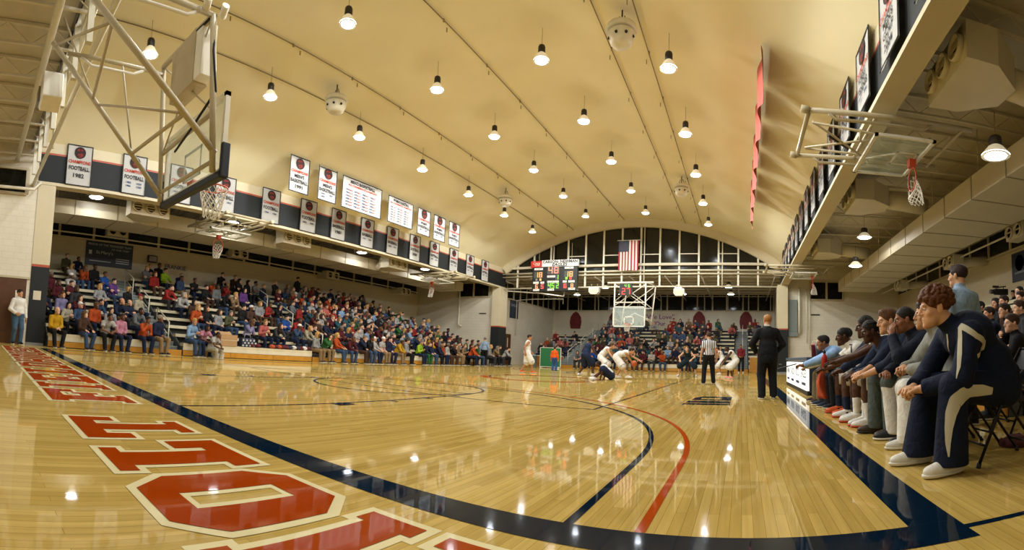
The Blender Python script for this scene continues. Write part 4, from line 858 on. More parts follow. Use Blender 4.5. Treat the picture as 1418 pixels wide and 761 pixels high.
def nets(F,lo,vox):
    ins=F<0; n=F.shape
    c=[ins[a:n[0]-1+a,b:n[1]-1+b,d:n[2]-1+d] for a in(0,1) for b in(0,1) for d in(0,1)]
    sm=np.sum(np.stack(c),0) if False else sum(x.astype(np.int8) for x in c); act=(sm>0)&(sm<8)
    idx=np.argwhere(act); ids=np.full(act.shape,-1,np.int32); ids[act]=np.arange(len(idx))
    val=lambda o: F[idx[:,0]+o[0],idx[:,1]+o[1],idx[:,2]+o[2]]
    acc=np.zeros((len(idx),3)); cnt=np.zeros(len(idx)); cs=[(a,b,d) for a in(0,1) for b in(0,1) for d in(0,1)]
    for i,p in enumerate(cs):
        for ax in range(3):
            if p[ax]==0:
                q=list(p); q[ax]=1; f0=val(p); f1=val(q); m=(f0<0)!=(f1<0); t=np.where(m,f0/np.where(m,f0-f1,1),0)
                pos=np.array(p,float)[None,:]+np.zeros((len(idx),3)); pos[:,ax]+=t; acc+=pos*m[:,None]; cnt+=m
    V=lo+vox*(idx+acc/cnt[:,None]); Q=[]
    for ax in range(3):
        sl0=[slice(None)]*3; sl1=[slice(None)]*3; sl0[ax]=slice(0,-1); sl1[ax]=slice(1,None); e=np.argwhere(ins[tuple(sl0)]!=ins[tuple(sl1)])
        o1,o2=[(1,2),(2,0),(0,1)][ax]
        ok=(e[:,o1]>0)&(e[:,o2]>0)&(e[:,o1]<n[o1]-1)&(e[:,o2]<n[o2]-1); e=e[ok]
        def cell(a,b):
            t=e.copy(); t[:,o1]-=a; t[:,o2]-=b; return ids[t[:,0],t[:,1],t[:,2]]
        q=np.stack([cell(1,1),cell(0,1),cell(0,0),cell(1,0)],1); fl=~ins[e[:,0],e[:,1],e[:,2]]; q[fl]=q[fl][:,::-1]; Q.append(q)
    Q=np.concatenate(Q); Q=Q[(Q>=0).all(1)]
    return V,Q
def np_mesh(name,parts,mats):
    """parts: [(V,Q,material index)] -> one mesh"""
    vs=[];fs=[];mi=[];o=0
    for V,Q,k in parts:
        vs.append(V); fs.append(Q+o); mi+=[k]*len(Q); o+=len(V)
    V=np.concatenate(vs); Q=np.concatenate(fs); me=bpy.data.meshes.new(name)
    me.vertices.add(len(V)); me.vertices.foreach_set('co',V.astype(np.float32).ravel()); me.loops.add(len(Q)*4); me.loops.foreach_set('vertex_index',Q.astype(np.int32).ravel())
    me.polygons.add(len(Q)); me.polygons.foreach_set('loop_start',np.arange(len(Q),dtype=np.int32)*4)
    me.update(calc_edges=True)
    for m in mats: me.materials.append(m)
    me.polygons.foreach_set('material_index',np.array(mi,np.int32)); me.polygons.foreach_set('use_smooth',np.ones(len(Q),bool)); me.update(); me.validate(); return me
def ico(c,r,n=8):
    V=[];Q=[]
    for j in range(n+1):
        for i in range(n): a=PI*j/n; b=2*PI*i/n; V.append((c[0]+r[0]*math.sin(a)*math.cos(b),c[1]+r[1]*math.sin(a)*math.sin(b),c[2]+r[2]*math.cos(a)))
    for j in range(n):
        for i in range(n): Q.append((j*n+i,(j+1)*n+i,(j+1)*n+(i+1)%n,j*n+(i+1)%n))
    return np.array(V),np.array(Q)
def ik(S_,T,l1,l2,pole):
    d=T-S_; L=np.linalg.norm(d); L=min(max(L,abs(l1-l2)+.01),(l1+l2)*.995); u=unit(d); T=S_+u*L
    a=(l1*l1-l2*l2+L*L)/(2*L); h=math.sqrt(max(l1*l1-a*a,0)); p=np.asarray(pole,float); p=unit(p-u*(p@u)); return S_+u*a+p*h,T
def skel(P):
    """joints in local metres: person faces +Y, right hand is +X"""
    s=P.get('s',1.0); J={'s':s}; H=V3(*P['hip']); J['H']=H
    tw=math.radians(P.get('twist',0)); ln=math.radians(P.get('lean',5)); sd=math.radians(P.get('side',0)); cv=math.radians(P.get('curve',12)); hy=math.radians(P.get('hipyaw',0))
    def fr(l,y,sd_):
        up=V3(math.sin(sd_),math.sin(l)*math.cos(sd_),math.cos(l)*math.cos(sd_)); c,si=math.cos(y),math.sin(y); f=V3(-si,c,0); up=V3(up[0]*c-up[1]*si,up[0]*si+up[1]*c,up[2]); return frame(up,f)
    F0=fr(ln*.6,hy,sd*.5); F1=fr(ln,hy+tw*.5,sd); F2=fr(ln+cv,hy+tw,sd); J['F0'],J['F1'],J['F2']=F0,F1,F2
    J['W']=H+F0[:,2]*.17*s; J['C']=J['W']+F1[:,2]*.19*s; J['N']=J['C']+F2[:,2]*.17*s
    J['hipR']=H+F0[:,0]*.092*s-F0[:,2]*.02*s; J['hipL']=H-F0[:,0]*.092*s-F0[:,2]*.02*s
    sh=P.get('shrug',0)-.028; w=P.get('sw',.172)
    J['shR']=J['C']+F2[:,0]*w*s+F2[:,2]*(.115+sh)*s+F2[:,1]*P.get('fwd',.0); J['shL']=J['C']-F2[:,0]*w*s+F2[:,2]*(.115+sh)*s+F2[:,1]*P.get('fwd',.0)
    hyaw=math.radians(P.get('hyaw',0)); hp=math.radians(P.get('hpitch',0)); base=hy+tw
    nk=unit(F2[:,2]*.7+V3(0,0,.5)+F2[:,1]*.15); J['Hd']=J['N']+nk*.145*s
    y=base+hyaw; f=V3(-math.sin(y)*math.cos(hp),math.cos(y)*math.cos(hp),-math.sin(hp)); rl=math.radians(P.get('hroll',0)); u=V3(math.sin(rl),0,math.cos(rl)); u=V3(u[0]*math.cos(y),u[0]*math.sin(y),u[2])
    z=unit(u-f*(u@f)); J['FH']=np.stack([np.cross(f,z),f,z],1)
    for sd_ in 'RL':
        sg=1 if sd_=='R' else -1
        fo=V3(*P['foot'+sd_]); kp=P.get('knee'+sd_,(sg*.25,1,.35)); J['kn'+sd_],J['an'+sd_]=ik(J['hip'+sd_],fo,.435*s,.425*s,V3(*kp)); fy=math.radians(P.get('fyaw'+sd_,-sg*8)); J['fd'+sd_]=V3(-math.sin(fy),math.cos(fy),P.get('fpitch'+sd_,0))
        hd=V3(*P['hand'+sd_]); ep=P.get('elb'+sd_,(sg*.6,-.6,-.6)); J['el'+sd_],J['wr'+sd_]=ik(J['sh'+sd_],hd,.30*s,.265*s,V3(*ep))
        d=P.get('hdir'+sd_); J['hd'+sd_]=unit(d) if d is not None else unit(J['wr'+sd_]-J['el'+sd_]); J['hn'+sd_]=V3(*P.get('palm'+sd_,(0,0,-1))); J['curl'+sd_]=P.get('curl'+sd_,35)
    return J
def hand_sdf(J,sd,S_=None,r=1.0):
    """palm, four unequal bent fingers and a side thumb"""
    S_=S_ or Sdf(); s=J['s']; w=J['wr'+sd]; d=J['hd'+sd]; n=J['hn'+sd]; n=unit(n-d*(n@d)); x=np.cross(d,n); sg=1 if sd=='R' else -1
    th=x*(-sg if False else 1)  # refined below
    # thumb side: for the right hand with palm down and fingers forward the thumb points left
    th=np.cross(n,d)*(1 if sd=='R' else -1); 
    S_.cone(J['el'+sd]*.35+w*.65,w,.032*s,.026*s,.01); S_.ell(w+d*.045*s,(.041*s,.052*s,.017*s),np.stack([th,d,n],1),.015)
    S_.cone(w+d*.0*s,w+d*.05*s,.025*s,.022*s,.012)
    c0=math.radians(J['curl'+sd])
    for i,(o,L) in enumerate(((.030,.068),(.010,.078),(-.011,.072),(-.030,.056))):
        p=w+d*(.083-.006*abs(i-1.3))*s+th*o*s; a=c0*.55
        for k,fr_ in enumerate((.45,.31,.24)):
            dr=d*math.cos(a)+n*math.sin(a)+th*o*.9*(1 if k==0 else .3); q=p+unit(dr)*L*fr_*1.12*s; S_.cone(p,q,(.0098-.0012*k)*s*r,(.009-.0014*k)*s*r,.004); p=q; a+=c0*(.9+.1*i)
    p=w+d*.02*s+th*.03*s; q=p+unit(d*.75+th*.75+n*.25)*.04*s; S_.cone(p,q,.0145*s,.0115*s,.01); q2=q+unit(d*.95+th*.15+n*.35)*.034*s; S_.cone(q,q2,.0112*s*r,.0095*s*r,.004); S_.cone(q2,q2+unit(d*.9-th*.1+n*.45)*.022*s,.0095*s*r,.0078*s*r,.004)
    return S_
def HP(J,p): return J['Hd']+J['FH']@(V3(*p)*J['s'])
def head_sdf(J,fem=False,jaw=1.0):
    S_=Sdf(); F=J['FH']; s=J['s']; E=lambda c,r,k=.02: S_.ell(HP(J,c),V3(*r)*s,F,k); C=lambda a,b,ra,rb,k=.012: S_.cone(HP(J,a),HP(J,b),ra*s,rb*s,k)
    E((0,-.012,.045),(.074,.096,.086)); E((0,.03,-.028),(.058,.062,.082),.03); E((0,.046,-.072),(.05*jaw,.042,.036),.03); C((0,.078,-.1),(0,.07,-.098),.019,.02,.02)
    C((-.033,.078,.026),(.033,.078,.026),.0135,.0135,.012); C((0,.09,.022),(0,.108,-.022),.0085,.0125,.01); C((-.013,.096,-.026),(.013,.096,-.026),.0085,.0085,.008)
    S_.cut(HP(J,(.031,.106,.006)),V3(.018,.02,.0115)*s,F,.012); S_.cut(HP(J,(-.031,.106,.006)),V3(.018,.02,.0115)*s,F,.012)
    C((-.018,.083,-.056),(.018,.083,-.056),.0085,.0085,.008); C((-.014,.084,-.067),(.014,.084,-.067),.008,.008,.006)
    E((.045,.058,-.02),(.022,.022,.022),.02); E((-.045,.058,-.02),(.022,.022,.022),.02)
    for sg in (1,-1): E((sg*.077,-.006,.0),(.009,.021,.033),.006); C((sg*.078,-.012,.028),(sg*.085,-.016,.012),.006,.006,.005)
    nb=J['N']+J['F2'][:,2]*-.03*s; S_.cone(nb,HP(J,(0,-.02,-.035)),(.052 if fem else .06)*s,(.05 if fem else .057)*s,.02)
    return S_
def eyes(J,parts):
    F=J['FH']; s=J['s']
    for sg in (1,-1):
        for c,r,m in (((sg*.031,.0815,.006),(.0125,.0115,.0078),1),((sg*.031,.0905,.006),(.0058,.0040,.0058),2),((sg*.032,.0905,.0285),(.018,.005,.0035),2)):
            V,Q=ico((0,0,0),r); parts.append((HP(J,(0,0,0))+((V*s+V3(*c)*s)@F.T),Q,m))
    V,Q=ico((0,0,0),(.02,.006,.004)); parts.append((HP(J,(0,0,0))+((V*s+V3(0,.0895,-.0605)*s)@F.T),Q,3))
def body_mesh(P,J,vox=.016,hvox=.0075,fvox=.006,fem=False):
    s=J['s']; F0,F1,F2=J['F0'],J['F1'],J['F2']; B=Sdf(); g=P.get('girth',1.0)
    B.ell(J['H']+F0[:,2]*.02*s,V3(.155*g,.115*g,.12)*s,F0,.04); B.ell(J['W']-F0[:,1]*.0,V3(.135*g,.105*g,.13)*s,F1,.05); B.ell(J['C']+F1[:,2]*.02*s,V3(.152*(1+g)/2,.108*g,.17)*s,F1,.05)
    for sd in 'RL':
        B.cone(J['N']-F2[:,2]*.06*s,J['sh'+sd],.05*s,.052*s,.04); B.cone(J['sh'+sd],J['el'+sd],.05*s,.038*s,.025); B.cone(J['el'+sd],J['el'+sd]*.55+J['wr'+sd]*.45,.038*s,.037*s,.01); B.cone(J['el'+sd]*.55+J['wr'+sd]*.45,J['wr'+sd],.037*s,.026*s,.01)
        B.cone(J['hip'+sd],J['kn'+sd],.08*s*g,.054*s,.035); B.cone(J['kn'+sd],J['kn'+sd]*.65+J['an'+sd]*.35,.053*s,.054*s,.015); B.cone(J['kn'+sd]*.65+J['an'+sd]*.35,J['an'+sd],.054*s,.036*s,.015)
        a=J['an'+sd]; f=unit(J['fd'+sd]); B.cone(a-V3(0,0,.035),a+f*.12*s-V3(0,0,.05),.036*s,.026*s,.02)
    B.cone(J['N']-F2[:,2]*.05*s,HP(J,(0,-.02,-.05)),.054*s,.05*s,.03)
    parts=[(*B.mesh(vox),0),(*head_sdf(J,fem).mesh(hvox),0)]
    for sd in 'RL': parts.append((*hand_sdf(J,sd,r=1.0 if fvox<.0065 else 1.15).mesh(fvox),0))
    eyes(J,parts); return np_mesh('person_body',parts,[m_skin,m_eyew,m_eyed,m_lip])
def shirt_sdf(P,J,loose=.02,sleeve='long',col=True):
    s=J['s']; F0,F1,F2=J['F0'],J['F1'],J['F2']; B=Sdf(); L=loose; g=P.get('girth',1.0)
    B.ell(J['H']+F0[:,2]*.06*s,V3(.158*g+L,.118*g+L,.11)*s,F0,.05); B.ell(J['W'],V3(.14*g+L,.11*g+L,.14)*s,F1,.06); B.ell(J['C']+F1[:,2]*.02*s,V3(.158*(1+g)/2+L*.8,.113*g+L*.8,.172)*s,F1,.06)
    for sd in 'RL':
        B.cone(J['N']-F2[:,2]*.055*s,J['sh'+sd],.052*s+L*.4,.054*s+L*.6,.05)
        sh,el,wr=J['sh'+sd],J['el'+sd],J['wr'+sd]
        if sleeve=='none': continue
        if sleeve=='short':
            e=sh+(el-sh)*.62; B.cone(sh,e,.055*s+L*.7,.055*s+L,.03); B.plane(e-(el-sh)*.04,el-sh,0,.17*s)
        else:
            B.cone(sh,el,.055*s+L*.7,.045*s+L*.8,.03); w=el+(wr-el)*(.97 if sleeve=='long' else .5); B.cone(el,w,.044*s+L*.8,.034*s+L*(.6 if sleeve=='long' else .9),.02); B.plane(w-(wr-el)*.03,wr-el,0,.085*s)
    if col: B.cone(J['N']-F2[:,2]*.03*s,J['N']+(J['Hd']-J['N'])*.32,.066*s+L*.2,.064*s,.02); B.plane(J['N']+(J['Hd']-J['N'])*.42,unit(J['Hd']-J['N']),0,.1*s)
    else: B.cut(J['N']+F2[:,1]*.035+F2[:,2]*.02,V3(.068,.07,.075)*s,F2,.02)
    if sleeve=='none':
        for sd,sg in (('R',1),('L',-1)): B.cut(J['sh'+sd]+F2[:,0]*sg*.035*s-F2[:,2]*.02*s,V3(.05,.09,.085)*s,F2,.02)
    return B
def trouser_sdf(P,J,loose=.016,short=False,flare=0):
    s=J['s']; F0=J['F0']; B=Sdf(); L=loose; g=P.get('girth',1.0)
    B.ell(J['H']+F0[:,2]*.02*s,V3(.16*g+L,.12*g+L,.125)*s,F0,.04)
    for sd in 'RL':
        h,k,a=J['hip'+sd],J['kn'+sd],J['an'+sd]
        if short: e=h+(k-h)*1.0; B.cone(h,e,.086*s*g+L,.075*s+L*1.6,.035); B.plane(e-(k-h)*.02,k-h,0,.14*s)
        else:
            B.cone(h,k,.086*s*g+L,.062*s+L,.035); e=a+V3(0,0,-.012*s); B.cone(k,e,.06*s+L,.05*s+L+flare,.02); B.plane(e-V3(0,0,.02*s),V3(0,0,-1),0,.12*s)
    return B
def shoe_mesh(J,sd,vox=.008):
    s=J['s']; a=J['an'+sd]; f=unit(J['fd'+sd]); up=unit(V3(0,0,1)-f*f[2]); x=np.cross(f,up); F=np.stack([x,f,up],1); B=Sdf(); b=a-up*.065*s
    B.ell(b+f*.045*s+up*.012*s,V3(.045,.145,.03)*s,F,.02); B.ell(b+f*.12*s+up*.018*s,V3(.047,.075,.036)*s,F,.025); B.cone(b+up*.03*s-f*.03*s,a+up*.0,.042*s,.043*s,.02); B.cone(a-up*.005*s,b+f*.1*s+up*.03*s,.034*s,.032*s,.02); B.plane(b-up*.012*s,-up,0,.4); B.plane(a+up*.02,up,0,.3)
    S2=Sdf(); S2.ell(b+f*.05*s-up*.002*s,V3(.05,.155,.024)*s,F,.01); S2.ell(b+f*.12*s-up*.0*s,V3(.051,.082,.024)*s,F,.02); S2.plane(b-up*.016*s,-up,0,.4); S2.plane(b+up*.006*s,up,0,.4)
    return B.mesh(vox),S2.mesh(vox)
def hair_sdf(J,style):
    B=Sdf(); F=J['FH']; s=J['s']; E=lambda c,r,k=.02: B.ell(HP(J,c),V3(*r)*s,F,k); C=lambda a,b,ra,rb,k=.02: B.cone(HP(J,a),HP(J,b),ra*s,rb*s,k); X=lambda c,r,k=.012: B.cut(HP(J,c),V3(*r)*s,F,k)
    if style=='buzz': E((0,-.013,.047),(.0775,.0985,.0885)); X((0,.1,-.035),(.08,.09,.105)); X((0,.03,-.075),(.1,.07,.07)); 
    elif style=='fringe': E((0,-.022,.03),(.08,.098,.075)); X((0,.075,0),(.1,.1,.13)); X((0,0,.125),(.06,.085,.065))
    elif style=='curly':
        E((0,-.018,.06),(.09,.11,.094)); r_=random.Random(5)
        for i in range(260):
            a=r_.uniform(0,2*PI); z=r_.uniform(-.35,1); q=math.sqrt(max(0,1-z*z)); c=(.092*q*math.cos(a),-.018+.113*q*math.sin(a),.06+.098*z)
            if c[1]>.055 and c[2]<.06: continue
            E(c,(.0155,.0155,.0145),.004)
        X((0,.115,-.045),(.085,.09,.108)); X((0,.035,-.085),(.12,.06,.075))
    else:
        E((0,-.018,.052),(.083,.103,.09)); E((0,.045,.1),(.055,.04,.03),.03)
        if style in('long','blond'):
            for sg in (1,-1): C((sg*.07,-.005,.05),(sg*.085,.0,-.13),.03,.03,.03); C((sg*.04,-.075,.03),(sg*.055,-.07,-.2),.045,.035,.04)
            C((0,-.09,.03),(0,-.075,-.21),.05,.04,.05); X((0,.1,-.05),(.066,.095,.125))
        elif style=='bob':
            for sg in (1,-1): C((sg*.072,-.01,.04),(sg*.078,0,-.07),.028,.026,.03)
            C((0,-.08,.03),(0,-.07,-.09),.055,.05,.05); X((0,.1,-.04),(.064,.09,.11))
        elif style=='pony':
            C((0,-.1,.06),(0,-.15,.03),.03,.035,.02); C((0,-.15,.03),(0,-.145,-.12),.032,.014,.02); X((0,.105,-.04),(.082,.095,.108)); X((0,.035,-.08),(.12,.065,.07))
        elif style=='cap':
            B=Sdf(); B.ell(HP(J,(0,-.014,.052)),V3(.084,.104,.094)*s,F); B.cut(HP(J,(0,.0,-.045)),V3(.2,.2,.085)*s,F,.005); B.ell(HP(J,(0,.12,.05)),V3(.066,.075,.009)*s,F,.01)
        else: X((0,.107,-.04),(.083,.092,.107)); X((0,.035,-.08),(.12,.066,.07))
    return B
m_skin=objcolor('skin',.5,.06,9,1,.05); m_eyew=mat('eye_white','d9d2c6',.3,0,0); m_eyed=mat('eye_dark','1c1410',.3,0,0); m_lip=mat('lip','8a4f45',.5,0,0)
m_fab=objcolor('garment_cloth',.85,.1,8,1,.75); m_hair=objcolor('hair',.55,.25,60,1,.5); m_leather=objcolor('shoe_upper',.5,.06,20); m_sole=mat('shoe_sole','d8d4c8',.6,0,.05)
def O_(name,me,parent,colr,M=None):
    o=bpy.data.objects.new(name,me); COL.objects.link(o); o.color=(*lin(colr),1)
    if parent: o.parent=parent
    return o
SEAT=dict(hip=(0,0,.545),lean=6,curve=14,footR=(.13,.42,.085),footL=(-.13,.40,.085),handR=(.1,.3,.63),handL=(-.1,.3,.63),kneeR=(.3,1,.6),kneeL=(-.3,1,.6),elbR=(.7,-.5,-.5),elbL=(-.7,-.5,-.5))
def pose(base,**k): d=dict(base); d.update(k); return d
CROWD=[
 pose(SEAT,hyaw=18,handR=(.02,.27,.62),handL=(-.03,.28,.64),hdirR=(-.8,.6,-.1),hdirL=(.8,.6,-.1),curlR=45,curlL=45),
 pose(SEAT,lean=28,curve=18,hyaw=22,hpitch=-6,handR=(.03,.5,.6),handL=(-.05,.5,.62),elbR=(.9,.1,-.6),elbL=(-.9,.1,-.6),hdirR=(-.6,.7,.1),hdirL=(.6,.7,.0),curlR=60,curlL=60),
 pose(SEAT,hyaw=25,lean=2,handR=(-.12,.2,.83),handL=(.12,.23,.80),hdirR=(-1,.2,.1),hdirL=(1,.1,0),elbR=(.9,-.1,-.5),elbL=(-.9,-.1,-.5),palmR=(0,-1,0),palmL=(0,-1,0)),
 pose(SEAT,lean=22,curve=16,hyaw=15,hpitch=4,handR=(.05,.33,.96),handL=(-.05,.36,.66),elbR=(.7,.3,-.8),hdirR=(-.2,-.1,1),palmR=(-.4,-.8,0),hdirL=(.8,.5,0),curlR=70,curlL=45),
 pose(SEAT,lean=-6,hyaw=30,hpitch=-3,handR=(.16,.36,.67),handL=(-.15,.36,.67),footR=(.16,.48,.085),footL=(-.12,.36,.085),curlR=20,curlL=20),
 pose(SEAT,lean=10,hyaw=-15,hpitch=8,handR=(.07,.32,.78),handL=(-.07,.32,.78),hdirR=(-.3,.8,.4),hdirL=(.3,.8,.4),curlR=55,curlL=55,palmR=(-.5,0,.8),palmL=(.5,0,.8)),
]
STAND=dict(hip=(0,0,.93),lean=1,curve=4,footR=(.12,.03,.085),footL=(-.12,.0,.085),handR=(.27,.06,.84),handL=(-.27,.06,.84),kneeR=(.1,1,0),kneeL=(-.1,1,0),elbR=(.5,-1,0),elbL=(-.5,-1,0),palmR=(-1,0,0),palmL=(1,0,0),curlR=25,curlL=25)
CROWD+= [pose(STAND,hyaw=15),pose(STAND,hyaw=5,handR=(-.14,.2,1.2),handL=(.14,.22,1.17),hdirR=(-1,.2,.1),hdirL=(1,.1,0),elbR=(.9,-.1,-.5),elbL=(-.9,-.1,-.5),palmR=(0,-1,0),palmL=(0,-1,0))]
STY=['short','long','bob','pony','buzz','fringe','cap']
CV=[]
for P in CROWD:
    J=skel(P); d={'J':J}
    d['body']=body_mesh(P,J,.018,.0095,.0075); V=[]
    d['shirt']=np_mesh('shirt',[(*shirt_sdf(P,J,.022).mesh(.015),0)],[m_fab]); d['trousers']=np_mesh('trousers',[(*trouser_sdf(P,J,.018).mesh(.016),0)],[m_fab]); d['tee']=np_mesh('shirt',[(*shirt_sdf(P,J,.02,'short').mesh(.015),0)],[m_fab])
    d['shoe']=[]
    for sd in 'RL':
        a,b=shoe_mesh(J,sd,.012); d['shoe'].append(np_mesh('shoe',[(*a,0),(*b,1)],[m_leather,m_sole]))
    d['hair']={st:np_mesh('cap' if st=='cap' else 'hair',[(*hair_sdf(J,st).mesh(.011),0)],[m_hair if st!='cap' else m_fab]) for st in STY}
    CV.append(d)
def dim(h,k=.8): return ''.join('%02x'%int(int(h[i:i+2],16)*k) for i in (0,2,4))
def spectator(v,loc,rz,skin,shirt,pants,style,hairc,label,group,tee=False,scale=1.0,shoe='2a2624',body_name='person'):
    d=CV[v]; shirt=dim(shirt); pants=dim(pants,.85); b=O_(body_name,d['body'],None,skin); b.location=loc; b.rotation_euler=(0,0,rz); b.scale=(scale,)*3
    O_('shirt',d['tee' if tee else 'shirt'],b,shirt); O_('trousers',d['trousers'],b,pants)
    if style: O_('cap' if style=='cap' else 'hair',d['hair'][style],b,hairc)
    for m in d['shoe']: O_('shoe',m,b,shoe)
    return tag(b,label,'person',group)
# ------------------------------------------------------------------ bleachers and what stands on the floor
m_seatb=mat('cream_seat_board','c9bd9c',.5,0,.08,3); m_tread=mat('grey_tread','6f7472',.6,0,.08,3); m_riser=mat('grey_riser','4c504f',.7,0,.08,3); m_yel=mat('yellow_varnished_wood','b8822a',.35,0,.14,5); m_cream2=mat('cream_front_board','cfc6ae',.5,0,.06,3)
m_rail=mat('pale_handrail','c2bda8',.4,.1,.05)
PIT,RIS,SH=.74,.31,.45
def bleacher(label,loc,rz,L,rows,pit=PIT,group='bleachers',kick=True):
    t=thing('bleacher',label,'bleacher',loc,rz,group)
    for i in range(rows):
        z=SH+RIS*i; y=.16+pit*i
        MB().bbox((0,y-.15,z-.11),(L,y+.14,z)).build('seat_board',m_seatb,t)
        MB().bbox((0,y+.13,z-.16),(L,y+pit-.13,z-.13)).build('foot_board',m_tread,t)
        MB().bbox((0,y+.1,max(0,z-.46)),(L,y+.13,z-.115)).build('riser',m_riser,t)
    if kick:
        k=MB(); n=max(1,int(L/1.9))
        for j in range(n): k.bbox((L*j/n+.006,0,.02),(L*(j+1)/n-.006,.03,.2))
        k.build('kick_board',m_yel,t); MB().bbox((0,.0,.21),(L,.025,.34)).build('front_board',m_cream2,t)
    ends=MB(); prof=[(0.04,0)]+[(0.04,SH-.12)]+[q for i in range(rows) for q in ((.02+pit*i+.03,SH+RIS*i-.115),(.16+pit*i+.14,SH+RIS*i-.115))]+[(.16+pit*rows-.1,SH+RIS*(rows-1)-.115),(.16+pit*rows-.1,0)]
    for x in (.0,L-.03): ends.prism([(x,a,b) for a,b in prof],(.03,0,0))
    build_each(ends,'end_panel',m_riser,t); return t
def aisle(label,loc,rz,W_,rows,pit=PIT,rails=True,group='aisle stairs'):
    t=thing('aisle_stairs',label,'stairs',loc,rz,group); s=MB(); n=MB()
    for i in range(rows):
        for h in (0,1):
            z=.155+RIS*i+.155*h; y=.04+pit*i+pit*.5*h
            s.bbox((0,y,max(0,z-.3)),(W_,y+pit*.5,z)); n.bbox((0,y-.005,z-.03),(W_,y+.02,z+.004))
    s.build('step',m_tread,t); n.build('nosing',mat('pale_nosing','8d918c',.6),t)
    MB().bbox((0,.0,.0),(W_,.035,.2)).build('kick_board',m_yel,t)
    if rails:
        for k in range(0,rows-1,3):
            r=MB(); P0=(W_*.62,.25+pit*k,.2+RIS*k); P1=(W_*.62,.25+pit*(k+1.7),.2+RIS*(k+1.7))
            r.path([P0,(P0[0],P0[1],P0[2]+.95),(P1[0],P1[1],P1[2]+.95),P1],.024,8); r.tube((P0[0],P0[1],P0[2]+.5),(P1[0],P1[1],P1[2]+.5),.018,6); r.build('handrail',m_rail,t)
    return t
LF=-15.72
bleacher('left bleachers, block nearest the baseline',(LF,2.42,0),PI/2,3.5,10); aisle('aisle stairs nearest the baseline in the left bleachers',(LF,5.95,0),PI/2,1.2,10)
bleacher('left bleachers, middle block between the two aisles',(LF,7.2,0),PI/2,5.85,10); aisle('second aisle stairs from the baseline in the left bleachers',(LF,13.1,0),PI/2,1.1,10)
bleacher('left bleachers, long packed block beyond the second aisle',(LF,14.25,0),PI/2,12.2,10)
FF=31.3; FP=.9
bleacher('far bleachers, left block beside the white side wall',(-15.6,FF+1.7,0),0,3.0,8,FP,kick=False); aisle('left aisle stairs in the far bleachers',(-12.55,FF,0),0,1.3,10,FP)
bleacher('far bleachers, wide packed middle block',(-11.2,FF,0),0,10.6,10,FP); aisle('right aisle stairs in the far bleachers',(-.55,FF,0),0,.9,10,FP)
bleacher('far bleachers, right block by the right far pillar',(.4,FF,0),0,2.1,10,FP)
bleacher('right bleachers behind the team bench',(3.25,26.5,0),-PI/2,21.0,8)
for nm,x0,x1,z1,lb in (('wood_panel',.45,2.45,.95,'yellow varnished wood panel closing the right end of the far bleachers'),('wood_panel',-15.6,-12.6,.75,'brown varnished wood panel at the left end of the far bleachers')):
    t=thing(nm,lb,'panel',(x0,FF-.15 if x0>0 else FF+1.5,0)); k=MB()
    for j in range(4): k.bbox((0,0,z1*j/4+.004),(x1-x0,.08,z1*(j+1)/4-.004))
    k.build('board',m_yel if x0>0 else mat('brown_varnished_wood','8a5a24',.4,0,.14,5),t); MB().bbox((0,-.01,z1),(x1-x0,.1,z1+.05)).build('top_rail',m_cream2,t)
# green padded board and blue bin at the far left
p=onZ(762,512,0); PY=29.4
a=onY(748,488,PY); b_=onY(776,512,PY)
t=thing('green_board','green standing board with thin white frame by the far bleachers','board',(a[0],PY,0)); w_=b_[0]-a[0]; h=1.32
MB().bbox((.03,0,.08),(w_-.03,.05,h-.03)).build('panel',mat('green_board_face','1f6b3c',.5,0,.06),t); f=MB()
for q in (((0,-.01,.05),(.03,.06,h)),((w_-.03,-.01,.05),(w_,.06,h)),((0,-.01,.05),(w_,.06,.08)),((0,-.01,h-.03),(w_,.06,h))): f.bbox(*q)
for x in (.1,w_-.1): f.bbox((x-.03,-.2,0),(x+.03,.25,.05))
f.build('frame',m_tubew,t)
p=onY(738.5,505,29.6); t=thing('recycling_bin','pale blue bin beside the green board','bin',(p[0],29.6,0)); MB().lathe([(.2,0),(.24,.75),(.25,.75),(.25,.8),(.001,.83)],n=16).build('bin_body',mat('pale_blue_bin','7d97a8',.5,0,.05),t); MB().box((0,-.24,.6),(.2,.02,.1)).build('slot',m_black,t)
